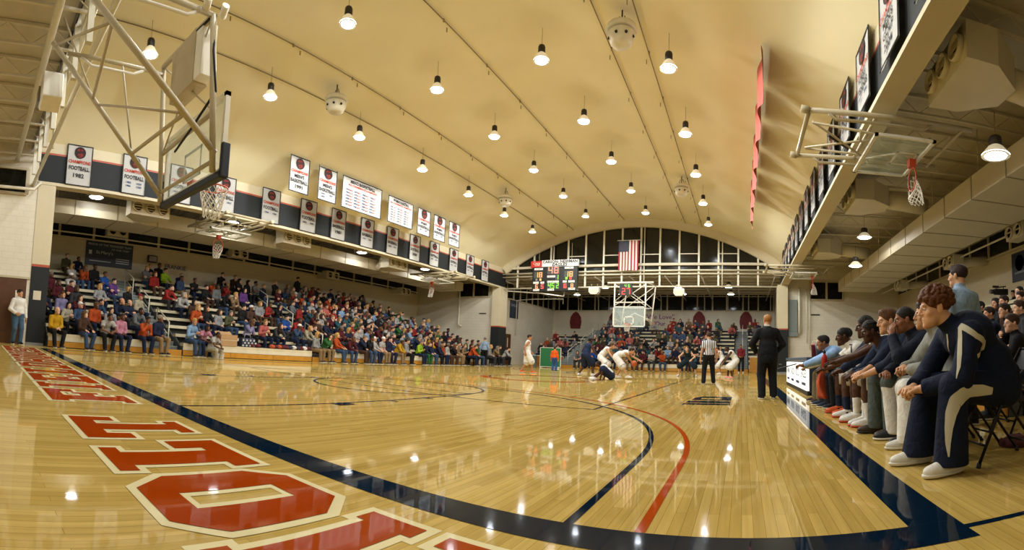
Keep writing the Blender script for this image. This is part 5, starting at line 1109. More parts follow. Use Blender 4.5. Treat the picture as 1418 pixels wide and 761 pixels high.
# folding chairs
m_chair=mat('black_chair_steel','0d0d0f',.35,.4,.0); m_chs=mat('black_chair_vinyl','131318',.5,0,.05)
def chair_proto():
    r=empty('folding_chair'); 
    MB().prism([(-.2,-.2,.445),(.2,-.2,.445),(.19,.2,.465),(-.19,.2,.465)],(0,0,.03)).build('seat',m_chs,r,bevel=.01)
    b=MB(); v=[]
    for j,z in enumerate((.68,.76,.84)):
        for i in range(7): u=i/6-.5; v.append((u*.38,-.3-.04*math.cos(u*2.6)-.03*j,z))
    v+=[(x,y-.02,z) for x,y,z in v]; f=[]
    for j in range(2):
        for i in range(6): q=(j*7+i,j*7+i+1,j*7+i+8,j*7+i+7); f+=[q,tuple(21+k for k in reversed(q))]
    b.add(v,f,0,True); b.build('backrest',m_chs,r)
    for s_ in (-1,1):
        l=MB(); l.path([(s_*.2,.27,.01),(s_*.2,.05,.45),(s_*.2,-.29,.72),(s_*.19,-.38,.86)],.0125,8); l.build('leg',m_chair,r)
        l=MB(); l.path([(s_*.185,-.3,.01),(s_*.185,-.02,.42),(s_*.185,.12,.45)],.0125,8); l.build('leg',m_chair,r)
        for yy,xx in ((.27,.2),(-.3,.185)): MB().tube((s_*xx,yy,0),(s_*xx,yy*.965,.035),.018,8).build('foot_cap',m_black,r)
    c=MB(); c.tube((-.2,.2,.15),(.2,.2,.15),.009,6); c.tube((-.185,-.23,.12),(.185,-.23,.12),.009,6); c.tube((-.19,-.39,.85),(.19,-.39,.85),.0125,8); build_each(c,'stretcher',m_chair,r)
    return r
CHP=chair_proto(); CHN=[0]
def chair(x,y,rz,label):
    o=CHP if CHN[0]==0 else copy_tree(CHP); CHN[0]+=1; o.location=(x,y,0); o.rotation_euler=(0,0,rz); return tag(o,label,'chair','folding chairs along the team bench')
# scorer's table with lit sign fronts
t=thing('scorers_table',"scorer's table with lit white sign panels and dark blue top",'table',(1.45,10.9,0)); L=5.2
MB().bbox((.05,0,.06),(.75,L,.76)).build('table_body',m_sb,t); MB().bbox((-.02,-.03,.78),(.8,L+.03,.86)).build('table_top',mat('slate_blue_top','33475e',.4,0,.05),t,bevel=.01)
m_ledp=mat('lit_sign_panel','f4f4ee',.4,0,0,emit=1.1)
for k in range(4):
    MB().bbox((.0,.08+1.28*k,.1),(.05,1.28+1.28*k,.74)).build('sign_panel',m_ledp,t); x=MB(); put_text(x,('EAGLES','ROCK','CARSON','NEWMAN')[k],(-.004,.68+1.28*k,.48),(0,-1,0),U,.2,.95,bold=.015); x.bbox((-.004,.3+1.28*k,.2),(-.001,1.05+1.28*k,.27)); x.build('sign_lettering',mat('navy_print','2b3a58',.6,0,0),t)
MB().bbox((.0,0,.0),(.05,L,.1)).build('kick_strip',m_black,t)
tt=[('red_cooler','red drinks cooler on the scorer table','cooler',(1.95,12.6,.86),[(.16,0),(.17,.3),(.18,.3),(.18,.34),(.001,.36)],'8a2024'),('blue_bucket','dark blue bucket on the scorer table beside the red cooler','bucket',(1.95,11.9,.86),[(.14,0),(.18,.36),(.17,.36),(.14,.1),(.001,.1)],'23344a')]
for nm,lb,ct,lc,pr,cc in tt:
    o=thing(nm,lb,ct,lc); MB().lathe(pr,n=18).build('vessel',mat(nm+'_plastic',cc,.4,0,.04),o); MB().path([(-.17,0,.28),(-.12,0,.42),(.12,0,.42),(.17,0,.28)],.01,6).build('handle',m_white,o)
# things on and by the left bleachers
def on_row(px,py,i,dz=0):
    """floor of row i (its seat plank top) under a pixel on the left side"""
    X=LF-.16-PIT*i; p=onX(px,py,X); return (X,p[1],SH+RIS*i+dz)
m_kraft=mat('brown_cardboard','a8845a',.8,0,.06); 
p=on_row(313,488,0); t=thing('cardboard_box','brown cardboard box on the front seat of the left bleachers','box',(p[0]-.05,p[1],p[2])); MB().bbox((-.22,-.35,0),(.22,.35,.42)).build('carton',m_kraft,t); MB().bbox((.221,-.35,.2),(.224,.35,.22)).build('tape',m_seatb,t); MB().prism([(-.22,-.35,.42),(-.22,.35,.42),(-.34,.35,.52),(-.34,-.35,.52)],(0,0,.006)).build('flap',m_kraft,t)
p=on_row(341,488,0); t=thing('tote_bag','navy and white patterned bag on the front seat beside the cardboard box','bag',p); MB().bbox((-.15,-.3,0),(.12,.3,.34)).build('bag_body',m_sb,t,bevel=.03); x=MB()
for i in range(4):
    for j in range(3): c=(-.24+.16*i+(.08 if j%2 else 0),.06+.1*j); x.add([(.123,c[0]-.05,c[1]),(.123,c[0],c[1]-.045),(.123,c[0]+.05,c[1]),(.123,c[0],c[1]+.045)],[(0,1,2,3)])
x.build('diamond',m_cloth,t); MB().path([(0,-.15,.33),(0,-.1,.5),(0,.1,.5),(0,.15,.33)],.012,6).build('handle',m_cloth,t)
p=onZ(301,497,0); t=thing('cup_carton','small white drinks carton on the floor before the left bleachers','carton',(LF+.35,onX(301,495,LF+.35)[1],0)); MB().bbox((-.12,-.2,0),(.12,.2,.18)).build('carton',m_cloth,t); MB().bbox((-.05,-.1,.18),(.05,.1,.3)).build('cup',mat('brown_cup','5a3a26',.5),t)
m_pm=mat('maroon_pompom','5e1c26',.8,0,.1); m_pw2=mat('white_pompom','d8d2c8',.8,0,.05); m_po=mat('orange_pompom','b4522a',.8,0,.1)
rp=random.Random(3); cols=[m_pm,m_pm,m_po,m_pm,m_po,m_pm,m_pm,m_sb,m_pw2,m_sb,m_pm,m_pw2,m_pm]
for k in range(13):
    px=348 if k==0 else 356 if k==1 else 376+5.0*(k-2); X=LF+-.1; yy=onX(px,488,X)[1]; b=MB()
    for q in range(46):
        a=rp.uniform(0,2*PI); z=rp.uniform(-.2,1); c=math.sqrt(1-z*z); r0=.13; b.tube((0,0,.06),(r0*c*math.cos(a),r0*c*math.sin(a),.07+.1*max(z,-.6)),.012,4,.02)
    b.lathe([(.001,0),(.09,.02),(.1,.08),(.06,.14),(.001,.15)],n=10); cn=['maroon','maroon','orange','maroon','orange','maroon','maroon','navy','white','navy','maroon','white','maroon'][k]
    tag(b.build('pompom',cols[k],None,(X,yy,SH)),'%s pompom on the front seat of the left bleachers, %s in the row of pompoms'%(cn,ORD[k]),'pompom','pompoms on the front seat')
# ------------------------------------------------------------------ the crowd
CN={'black':'17171a','navy':'1b2540','dark grey':'3a3a3c','grey':'77787a','light grey':'a5a5a6','white':'c2bfb8','cream':'bdb398','maroon':'5a1a22','red':'a82a22','orange':'c8521c','pink':'d88fa6','salmon':'cc6a62','purple':'6b3f86','lavender':'9a92bc','blue':'1f4fa0','light blue':'8fb0d4','teal':'2f5c66','green':'2f6a34','olive':'5a5a3a','brown':'4e3524','tan':'9a7d58','yellow':'d8a51c','lime':'a8d02a','denim':'3c5272'}
PT=['navy','black','denim','denim','dark grey','navy','brown','tan']; PTN={'navy':'dark','black':'black','denim':'denim','dark grey':'dark grey','brown':'brown','tan':'khaki'}
SK=['c99a78','d0a284','b98768','c7977a','5d3d2a','caa088','6e4a34']; HCOL=['2a1c14','3a2618','1a1412','5a3c22','8a6a3a','b08a4e','6e655c','3a2a1e']
rc=random.Random(21)
LP=[]  # (row, Y, variant, colour, style, hair, trousers, tee)
def row_of(px,py,rows=10):
    best=None
    for i in range(rows):
        X=LF-.16-PIT*i+.07; p=onX(px,py,X); e=abs(p[2]-(SH+RIS*i+.80))
        if best is None or e<best[0]: best=(e,i,p[1])
    return best[1],best[2]
def L(px,py,col,style='short',hair=None,v=None,row=None,pants=None,tee=False,skin=None):
    i,y=row_of(px,py)
    if row is not None: i=row; y=onX(px,py,LF-.16-PIT*i+.07)[1]
    LP.append([i,y,rc.choice((0,0,1,2,3,4,5)) if v is None else v,col,style,hair or rc.choice(HCOL),pants or rc.choice(PT),tee,skin or rc.choice(SK)])
for a in ((93,341,'olive'),(108,345,'navy'),(102,365,'white','long','b08a4e'),(118.6,366,'orange','long','5a3c22'),(126,367,'black'),(145.4,374,'blue'),(61.7,369,'brown'),(70,376,'maroon'),(98.5,377,'white','cap'),(99,385,'maroon'),(81,386,'maroon','long'),(105,401,'dark grey','bob'),
 (140,391,'light grey','long','b08a4e'),(157,390,'purple'),(177,396,'black','bob','b08a4e'),(62,400,'navy'),(86,403,'lavender'),(108.6,410,'maroon','long'),(134,412,'denim','buzz'),(167,416,'navy','fringe'),(174,410,'navy','fringe'),(93.4,417,'cream','long','1a1412'),(112,417,'denim','cap'),(131.6,420,'orange','short'),
 (152.6,422,'light grey','bob'),(189,423,'grey','buzz','1a1412',1,None,'navy',False,'5d3d2a'),(192.5,410,'cream','cap'),(208.5,365,'black'),(218.5,364,'black'),(203,373,'grey'),(214,377,'red','bob'),(230,377,'lime','short'),(247.6,376,'navy'),(250,385,'denim'),(270,385,'black'),
 (231,398,'red','short'),(250.5,403,'white','bob','9a958c'),(268.8,416,'brown','long'),(272.6,424,'orange','long'),(290,427,'black','long'),(304.5,427,'light grey','long'),(271,442,'light blue','short'),(292,389,'orange'),(306.7,378,'black'),(312,390,'red'),(289,398,'black'),(297.8,399,'grey','bob'),(311,403,'black','long','1a1412'),
 (322.4,382,'brown'),(333.6,387,'black','long','1a1412'),(343.8,389,'black','long','1a1412'),(337.7,399,'purple','long'),(354,394,'grey'),(361,390,'navy'),(322.4,406,'tan','bob'),(336.7,420,'black'),(314,427,'olive'),(349,426,'brown','cap'),(366,421,'light grey','long','8a6a3a'),(371,422,'red','bob'),(378.5,418,'black','long'),(382.5,392,'dark grey'),
 (400,437,'blue'),(406.5,439,'red'),(412,444,'denim','cap'),(423,452,'cream','bob','b08a4e'),(344,446,'lavender','long'),(366,446,'salmon','bob','8a6a3a'),(384,446,'dark grey','long'),(435.5,453,'black'),(438.6,461,'light grey','long','b08a4e'),(451.6,460,'green','bob'),(500,466,'navy'),(537.8,474,'navy','buzz'),
 (451.6,423,'salmon'),(445.6,428,'cream','short'),(442,422,'black'),(438,405,'black'),(450.7,405,'black'),(469.5,411,'grey'),(475.5,411,'black'),(482,412,'maroon'),(503.7,413,'navy'),(517,418,'black','long'),(526,422,'dark grey'),(538,423,'black'),(476,422,'maroon'),(481.5,431,'teal'),(493,430,'light grey'),(514.8,434,'light blue'),(524,436,'black'),
 (531,439,'maroon'),(466,436,'teal','bob'),(475.5,448,'navy'),(487.4,450,'red'),(499.4,442,'olive'),(508,458,'light blue'),(519,463,'white','cap'),(532.7,451,'white'),(543,455,'grey'),(550.6,450,'green'),(611,478,'orange'),(593,466,'yellow','long'),(584.4,475,'lime'),(621.5,475,'white')): L(*a)
for a in ((78.4,423,'yellow','fringe','8a7a6a',0,0,'black'),(118.6,428,'brown','long','5a3c22',4,0,'denim'),(151,437,'white','short','1a1412',1,0,'black',True,'6e4a34'),(165,438,'pink','short','3a2618',0,0,'navy'),(203,439,'orange','short','2a1c14',3,0,'navy'),(217.4,438,'navy','short','8a8378',0,0,'tan'),(277.7,451,'pink','bob','1a1412',1,0,'navy',True,'5d3d2a'),
 (484,475,'maroon','short','5a3c22',1,0,'denim'),(514.8,475,'black','short','1a1412',3,0,'denim'),(527.6,476,'white','cap','7a2020',0,0,'tan',True),(550.6,478,'yellow','short','3a2618',1,0,'tan'),(563,478,'light grey','short','3a2618',0,0,'black'),(587.6,481,'navy','short','5a3c22',1,0,'green'),(595.5,481,'navy','bob',None,0,0,'denim'),(608,485,'navy','short',None,1,0,'black'),(624.6,484,'black','long',None,3,0,'brown'),(634,484,'tan','short',None,0,0,'tan')): L(*a)
# packed block: every other free seat
def free(i,y,d=.5): return all(not(q[0]==i and abs(q[1]-y)<d) for q in LP)
pal=['black','navy','maroon','dark grey','light grey','white','red','brown','teal','grey','black','navy','denim','green','tan','maroon','orange','light blue']
for i in range(9,-1,-1):
    y=14.6+.2*(i%2)
    y1=26.2 if i<6 else 24.6-.55*(i-6)
    while y<y1:
        pr=.80 if i>0 else .55
        if i>=8 and y<16: pr=.3
        yy=y+rc.uniform(-.06,.06)
        if free(i,yy,.46) and rc.random()<pr: LP.append([i,yy,rc.choice((0,1,2,3,4,5)),rc.choice(pal),rc.choice(('short','short','long','bob','cap','pony','buzz')),rc.choice(HCOL),rc.choice(PT),rc.random()<.25,rc.choice(SK)])
        y+=.56
# keep neighbours apart
for i in range(10):
    R=sorted([q for q in LP if q[0]==i],key=lambda q:q[1])
    for _ in range(12):
        for a,b in zip(R,R[1:]):
            if b[1]-a[1]<.5: d=(.5-(b[1]-a[1]))/2; a[1]-=d; b[1]+=d
    for k,q in enumerate(R):
        i_,y,v,col,style,hair,pants,tee,skin=q
        i0=k+1; rown=ORD[i]
        nm='first' if k==0 else (ORD[k] if k<16 else 'number %d'%(k+1))
        lb='person in %s top, %s in the %s row of the left bleachers'%(col,nm,rown)
        o=spectator(v,(LF-.16-PIT*i-.02,y,SH+RIS*i-.45),-PI/2+rc.uniform(.05,.45),skin,CN[col],CN[pants],style,hair if style!='cap' else rc.choice(('7a2020','1b2540','d8d4cc')),lb,'spectators in the left bleachers',tee,rc.uniform(.93,1.03))
p=onX(411,392,-22.4); spectator(6,(-22.35,p[1],SH+RIS*8-.14),-PI/2+.3,'c99a78',CN['black'],CN['navy'],'short','1a1412','person in black standing at the top of the second aisle of the left bleachers','spectators in the left bleachers')
# boy sitting on the floor edge with long pale trousers beside the pink shirt
o=spectator(1,(LF+.2,onX(292,470,LF+.2)[1],-.18),-PI/2+.5,'5d3d2a',CN['white'],CN['cream'],'buzz','1a1412','person in white shirt and cream trousers slumped low before the cardboard box','spectators in the left bleachers',True,.9)
# group on chairs past the left block, by the far left pillar
for k,(px,py,col,v,pants,st) in enumerate(((645,473,'teal',0,'navy','short'),(653.5,474,'orange',2,'denim','bob'),(663,473,'dark grey',4,'black','short'),(652,486,'orange',1,'navy','short'),(662.5,486,'green',0,'denim','short'),(678,484,'light grey',0,'dark grey','long'),(684,484,'tan',3,'black','long'),(690,488,'olive',0,'dark grey','short'),(698.7,487,'white',1,'black','cap'))):
    X=-15.3 if k>2 else -16.4; p=onX(px,py,X); spectator(v,(X-.05,p[1],0 if k>2 else .25),-PI/2+.35,SK[k%4],CN[col],CN[pants],st,HCOL[k%8],'person in a %s top seated by the far left pillar, %s from the left'%(col,ORD[k]),'spectators by the far left pillar')
    bx=MB(); bx.bbox((-.2,-.22,.39),(.2,.22,.445)); 
    for sx in (-.17,.17):
        for sy in (-.19,.19): bx.tube((sx,sy,0 if k>2 else -.25),(sx,sy,.4),.014,6)
    tag(bx.build('stool',m_chair,None,(X-.05,p[1],0 if k>2 else .25)),'dark seat under person in %s by the far left pillar, %s from the left'%(col,ORD[k]),'seat','seats by the far left pillar')
p=onZ(670,511,0); spectator(6,(-14.9,onX(670,500,-14.9)[1],0),PI*.15,'c99a78','9db4cf',CN['black'],'short','6e655c','person in light blue shirt standing with back turned by the far left pillar','spectators by the far left pillar')
# far bleachers
FAR_ROW=3; MASS=[]; MM={}
LOW=[]
for P in CROWD[:6]:
    J=skel(P); B=Sdf(); F0,F1,F2=J['F0'],J['F1'],J['F2']
    sk=head_sdf(J); sk2=[hand_sdf(J,sd,r=1.6) for sd in 'RL']
    LOW.append(dict(skin=[sk.mesh(.02)]+[q.mesh(.018) for q in sk2],shirt=[shirt_sdf(P,J,.022).mesh(.032)],pants=[trouser_sdf(P,J,.018).mesh(.034)]+[shoe_mesh(J,sd,.026)[0] for sd in 'RL'],hair={st:hair_sdf(J,st).mesh(.024) for st in STY}))
def far_mass(v,loc,rz,skin,shirt,pants,style,hairc,label,group,tee=False,scale=1.0):
    c,s_=math.cos(rz),math.sin(rz); R_=np.array([[c,-s_,0],[s_,c,0],[0,0,1]])
    def ad(V,Q,colr):
        if colr not in MM: MM[colr]=(len(MM),mat('remote_cloth_'+colr,colr,.85,0,.05))
        MASS.append((V@R_.T*scale+np.array(loc),Q,MM[colr][0]))
    d=LOW[v]; shirt=dim(shirt); pants=dim(pants,.85)
    for V,Q in d['skin']: ad(V,Q,skin)
    for V,Q in d['shirt']: ad(V,Q,shirt)
    for V,Q in d['pants']: ad(V,Q,pants)
    ad(*d['hair'][style],hairc)
FR=[]
ex=lambda px,py,i:(onY(px,py,FF+.16+FP*i)[0])
def far_ok(px,i):
    if px<803: return .62 if 2<=i<=8 else 0
    if px<815: return 0
    if 888<px<912 and 4<=i<=7: return .0
    if px<965: return .80 if i<8 else (.55 if i<9 else .35)
    if px<1000: return .62 if i>2 else .35
    if px<1014: return 0
    return .62 if i>=5 else (.0 if i<4 else .3)
from math import atan2
def px_of(X,Y,Z):
    d=(np.array([X,Y,Z])-CAM)@RM; return CX+FPX*atan2(d[0],d[1])
palf=['black','black','navy','dark grey','brown','maroon','grey','light grey','white','denim','red','tan','green','orange','olive','salmon','teal']
for i in range(10):
    x=-15.2
    while x<2.2:
        pr=far_ok(px_of(x,FF+.16+FP*i,1.3+RIS*i),i)
        if (x<-12.6 and i>=8) or (-12.65<x<-11.1) or (-.65<x<.5): pr=0
        if rc.random()<pr: FR.append([i,x+rc.uniform(-.07,.07),rc.choice(palf)])
        x+=.6 if i%2 else .63
fix={(0,943):'white',(0,957):'orange',(1,968):'light blue',(0,822):'grey'}
for (i,px),c in {(0,902):'white',(0,917):'orange',(1,925):'light blue',(0,802):'grey',(0,812):'blue',(0,820):'blue',(1,900):'teal',(0,947):'navy',(0,890):'maroon'}.items():
    X=onY(px,500,FF+.16+FP*i)[0]; FR=[q for q in FR if not(q[0]==i and abs(q[1]-X)<.5)]; FR.append([i,X,c])
for i in range(10):
    R=sorted([q for q in FR if q[0]==i],key=lambda q:q[1])
    for k,(i_,x,c) in enumerate(R):
        pants=rc.choice(PT); yo=1.7 if False else 0
        nm=ORD[k] if k<16 else 'number %d'%(k+1); left=x<-12.6
        z=SH+RIS*i-.45; y=FF+.16+FP*i+.02
        if left: y=FF+1.7+.16+FP*(i-2)+.02 if i>=2 else y; z=SH+RIS*(i-2)-.45 if i>=2 else z
        (far_mass if i>=FAR_ROW else spectator)(rc.choice((0,1,2,3,4,5)),(x,y,z),PI+rc.uniform(-.3,.3),rc.choice(SK),CN[c],CN[pants],rc.choice(STY),rc.choice(HCOL),'person in %s top, %s in the %s row of the far bleachers'%(c,nm,ORD[i]),'spectators in the far bleachers',rc.random()<.2,rc.uniform(.94,1.03))
if MASS:
    o=bpy.data.objects.new('crowd',np_mesh('crowd',MASS,[m for _,m in sorted(MM.values(),key=lambda q:q[0])])); COL.objects.link(o); tag(o,'remote spectators packed in the upper rows of the far bleachers','crowd',None,'stuff')
# right bleachers, beyond the bench
RB=[(1376,432,'grey','short','8a8378'),(1386,434,'navy','bob','b08a4e'),(1397,428,'navy','short','2a1c14'),(1403,446,'black','short','3a2618'),(1411,428,'black','short','2a1c14'),(1416,420,'dark grey','short','3a2618'),(1381,413,'black','long','1a1412'),(1393,411,'brown','short',None),(1371,417,'black','short','1a1412'),(1408,405,'black','buzz','1a1412'),(1415,410,'tan','short',None),(1366,424,'dark grey','short',None),(1360,428,'maroon','bob',None)]
K=[]
for px,py,c,st,h in RB:
    best=None
    for i in range(9):
        X=3.25+.16+PIT*i-.07; p=onX(px,py,X); e=abs(p[2]-(SH+RIS*i+.8))
        if best is None or e<best[0]: best=(e,i,p[1])
    K.append([best[1],best[2],c,st,h])
for i in range(9):
    R=sorted([q for q in K if q[0]==i],key=lambda q:q[1])
    for a,b in zip(R,R[1:]):
        if b[1]-a[1]<.5: b[1]=a[1]+.52
    for k,(i_,y,c,st,h) in enumerate(R): spectator(rc.choice((0,2,4)),(3.25+.16+PIT*i+.02,y,SH+RIS*i-.45),PI/2-rc.uniform(.1,.5),rc.choice(SK[:4]),CN[c],CN['navy'],st,h or '2a1c14','person in %s top, %s in the %s row of the right bleachers'%(c,ORD[k],ORD[i]),'spectators in the right bleachers')


import collections
# ------------------------------------------------------------------ people built one by one
def person(name,label,loc,rz,P,skin,parts,group=None,vox=.012,hv=.0055,fv=.0045,fem=False,shoes='e4e0d6',sole=None,shv=.007):
    """parts: list of (part name, sdf maker(P,J) or (V,Q), colour or material, voxel)"""
    J=skel(P); b=O_(name,body_mesh(P,J,vox,hv,fv,fem),None,skin); b.location=loc; b.rotation_euler=(0,0,rz); out={}
    for nm,mk,colr,vx in parts:
        S_=mk(P,J); V,Q=S_.mesh(vx); isM=not isinstance(colr,str)
        o=O_(nm,np_mesh(nm,[(V,Q,0)],[colr if isM else (m_hair if nm=='hair' else m_fab)]),b,'ffffff' if isM else colr); out[nm]=(o,S_)
    if shoes:
        for sd in 'RL':
            a,c=shoe_mesh(J,sd,shv); o=O_('shoe',np_mesh('shoe',[(*a,0),(*c,1)],[m_leather,sole or m_sole]),b,shoes)
    tag(b,label,'person',group); return b,J,out
def ribbon(parent,name,S_,pts,wds,m,off=.004,n=40,ref=None,across=None):
    """a stripe laid on the cloth: points and widths along it, snapped to the surface"""
    P=[V3(*p) for p in pts]; t=np.linspace(0,len(P)-1,n); v=[];f=[]
    C=[P[min(int(u),len(P)-2)]*(1-(u-min(int(u),len(P)-2)))+P[min(int(u),len(P)-2)+1]*(u-min(int(u),len(P)-2)) for u in t]; C=[S_.snap(c,off) for c in C]
    W_=np.interp(t,np.arange(len(P)),wds); K=4
    for i in range(n):
        tg=unit(C[min(i+1,n-1)]-C[max(i-1,0)]); e=S_.vox; p=C[i]; g=unit([S_.val(p+e*np.eye(3)[k])-S_.val(p-e*np.eye(3)[k]) for k in range(3)]); x=unit(np.cross(tg,g))
        for k in range(K+1): v.append(S_.snap(p+x*W_[i]*(k/K-.5),off))
    for i in range(n-1):
        for k in range(K): a=i*(K+1)+k; f.append((a,a+1,a+K+2,a+K+1))
    o=MB().add([tuple(q) for q in v],f,0,True).build(name,m,parent); return o
def hairf(st): return lambda P,J:hair_sdf(J,st)
def shirtf(**k): return lambda P,J:shirt_sdf(P,J,**k)
def trf(**k): return lambda P,J:trouser_sdf(P,J,**k)
def sockf(h=.16,side='R'):
    def mk(P,J):
        B=Sdf()
        for sd in side:
            a=J['an'+sd]; u=unit(J['kn'+sd]-a); B.cone(a-u*.03,a+u*h*.5,.045,.048,.01); B.cone(a+u*h*.5,a+u*h,.05,.058,.01); B.plane(a+u*h*.97,u,0,.09)
        return B
    return mk
BG='team members seated along the bench'
m_stripe=mat('pale_stripe_cloth','b9b49c',.8,0,.06)
SK_L,SK_D='cfa07c','4a2e20'
def bench_pose(hipx,y,s=1.05,toe=1.33,lean=30,curve=14,hy=0,hp=4,**k):
    """facing the court; local forward = -X of the hall"""
    f=hipx-toe
    d=dict(s=s,hip=(0,0,.455+.1*s),lean=lean,curve=curve,hyaw=hy,hpitch=hp,footR=(.16,f,.085*s),footL=(-.18,f-.03,.085*s),kneeR=(.35,1,.7),kneeL=(-.4,1,.7),
      handR=(.03,f+.16,.60),handL=(-.05,f+.17,.62),elbR=(.75,.1,-.7),elbL=(-.75,.1,-.7),hdirR=(-.55,.85,-.1),hdirL=(.55,.85,-.1),curlR=70,curlL=62,fpitchR=0)
    d.update(k); return d
chairs=[]
def bench(y,label,P,skin,parts,hipx=1.9,chair_label=None,**k):
    b,J,out=person('person',label,(hipx,y,0),PI/2,P,skin,parts,BG,**k)
    chair(hipx-.0,y,PI/2,chair_label or 'black folding chair under the %s'%' '.join(label.split(' on the bench')[0].split(',')[-1].split()[:1]+['person on the bench'])); return b,J,out
# 1: nearest, track suit
P1=bench_pose(1.9,3.38,1.17,1.40,lean=35,curve=25,hy=-4,hp=6,footL=(-.24,.50,.1),footR=(.19,.58,.1),handR=(.02,.67,.585),handL=(-.08,.64,.58),kneeL=(-.35,1,.8),kneeR=(.25,1,.8),elbL=(-.75,-.2,-.75),elbR=(.8,-.1,-.6),girth=1.22,fyawL=14,fyawR=4,sw=.185,hdirL=(.75,.7,-.15),hdirR=(-.75,.7,-.05),fwd=.03)
b,J,o=bench(3.38,'person in navy track suit with pale stripes and curly brown hair, nearest on the bench',P1,'d0a07c',[('jacket',shirtf(loose=.04),'0a152c',.009),('trousers',trf(loose=.03,flare=.035),'0a152c',.009),('hair',hairf('curly'),'5a341a',.006)],hipx=1.9,vox=.01,hv=.004,fv=.0035,shv=.005,shoes='d9d5ca',
  chair_label='black folding chair nearest the camera, under the track suit')
Sj=o['jacket'][1]; St=o['trousers'][1]; jk=o['jacket'][0]; tr=o['trousers'][0]
def hit(S_,loc,rz,px,py):
    """where the sight line of a pixel meets the cloth, in the wearer's own metres"""
    c,s_=math.cos(rz),math.sin(rz); R_=np.array([[c,s_,0],[-s_,c,0],[0,0,1]]); o_=R_@(CAM-np.array(loc)); d=R_@ray(px,py)
    for k in range(900):
        t=1.5+.004*k
        if S_.val(o_+d*t)<0: return o_+d*t
    return None
def onto(S_,pts): return [q for q in (hit(S_,(1.9,3.38,0),PI/2,*p) for p in pts) if q is not None]
ribbon(jk,'stripe',Sj,onto(Sj,[(1331,450),(1330,465),(1329,490),(1328,508),(1325,524)]),[.05,.045,.04,.028,.006],m_stripe)
ribbon(jk,'stripe',Sj,onto(Sj,[(1329,451),(1340,456),(1352,465),(1362,475)]),[.05,.045,.042,.05],m_stripe)
ribbon(jk,'stripe',Sj,onto(Sj,[(1362,472),(1359,482),(1353,493)]),[.05,.045,.03],m_stripe)
ribbon(tr,'stripe',St,onto(St,[(1374,541),(1360,540),(1345,541),(1333,546),(1323,556),(1317,572),(1314,592),(1313,612),(1314,632)]),[.05,.085,.095,.1,.1,.085,.06,.04,.01],m_stripe,n=70)
ribbon(jk,'collar_stripe',Sj,onto(Sj,[(1312,462),(1313,472),(1315,486)]),[.018,.022,.006],m_stripe)
for sd in 'RL':
    a,fd=J['an'+sd],unit(J['fd'+sd]); lc=MB()
    for q in range(4):
        c=a+fd*(.06+.024*q)*1.15-V3(0,0,.004+.0105*q); x=np.cross(fd,V3(0,0,1)); lc.path([c-x*.034-V3(0,0,.012),c+V3(0,0,.008),c+x*.034-V3(0,0,.012)],.004,5)
    lc.build('lace',mat('white_lace','cfcabd',.8,0,0),b)
# 2: argyle jersey, grey sweater, white trousers
P2=bench_pose(1.9,4.02,1.03,1.45,lean=24,hy=-8,hp=2,handR=(.08,.5,.72),handL=(-.02,.5,.70),hdirR=(-.9,.3,0),hdirL=(.9,.3,0))
b,J,o=bench(4.02,'person in grey and navy argyle sweater and white trousers, second on the bench',P2,'b98a66',[('sweater',shirtf(loose=.026),'8d8f88',.011),('trousers',trf(loose=.028,flare=.02),'d8d5cc',.011),('hair',hairf('short'),'2a1c14',.008)],shoes='c9c6bd')
S2=o['sweater'][1]; sw=o['sweater'][0]
def on2(pts): return [q for q in (hit(S2,(1.9,4.02,0),PI/2,*p) for p in pts) if q is not None]
q=on2([(1305,462),(1303,478),(1300,495),(1297,515)])
if len(q)>2: ribbon(sw,'argyle_panel',S2,q,[.09]*len(q),mat('navy_knit','141f3a',.85,0,.05),.004)
m_aw=mat('white_knit','c9c9c6',.85,0,.03)
for k in range(4):
    y0=466+13*k; x0=1304-2.2*k; q=on2([(x0,y0),(x0-.8,y0+6),(x0-1.5,y0+12)])
    if len(q)==3: ribbon(sw,'argyle_diamond',S2,q,[.004,.05,.004],m_aw,.008,12)
# 3: hand on chin
P3=bench_pose(1.88,4.55,1.04,1.47,lean=26,curve=14,hy=-5,hp=6,handL=(-.02,.47,1.03),elbL=(-.5,.5,-.9),hdirL=(.1,-.1,1),palmL=(.5,-.8,0),handR=(.04,.52,.66),hdirR=(-.9,.2,0))
bench(4.55,'person in dark zip top resting chin on one hand, third on the bench',P3,'8a5c40',[('jacket',shirtf(loose=.024),'121a2c',.011),('trousers',trf(loose=.024),'cfccc4',.012),('hair',hairf('buzz'),'1a1412',.008)],shoes='1c1c20')
# 4: navy pullover, pushed-up sleeves, grey trousers
P4=bench_pose(1.92,5.02,1.1,1.45,lean=30,curve=13,hy=2,hp=6,footL=(-.2,.40,.095),footR=(.17,.47,.095),handR=(.02,.66,.66),handL=(-.06,.67,.63),elbL=(-.75,-.2,-.75),elbR=(.8,-.1,-.6))
bench(5.02,'person in navy pullover with pushed-up sleeves and grey trousers, fourth on the bench',P4,SK_L,[('pullover',shirtf(loose=.028,sleeve='half'),'111c30',.01),('trousers',trf(loose=.03,flare=.02),'4a5450',.01),('hair',hairf('short'),'5a3a22',.007)],hipx=1.92,shoes='3a2c22',sole=mat('dark_sole','1c1613',.6))
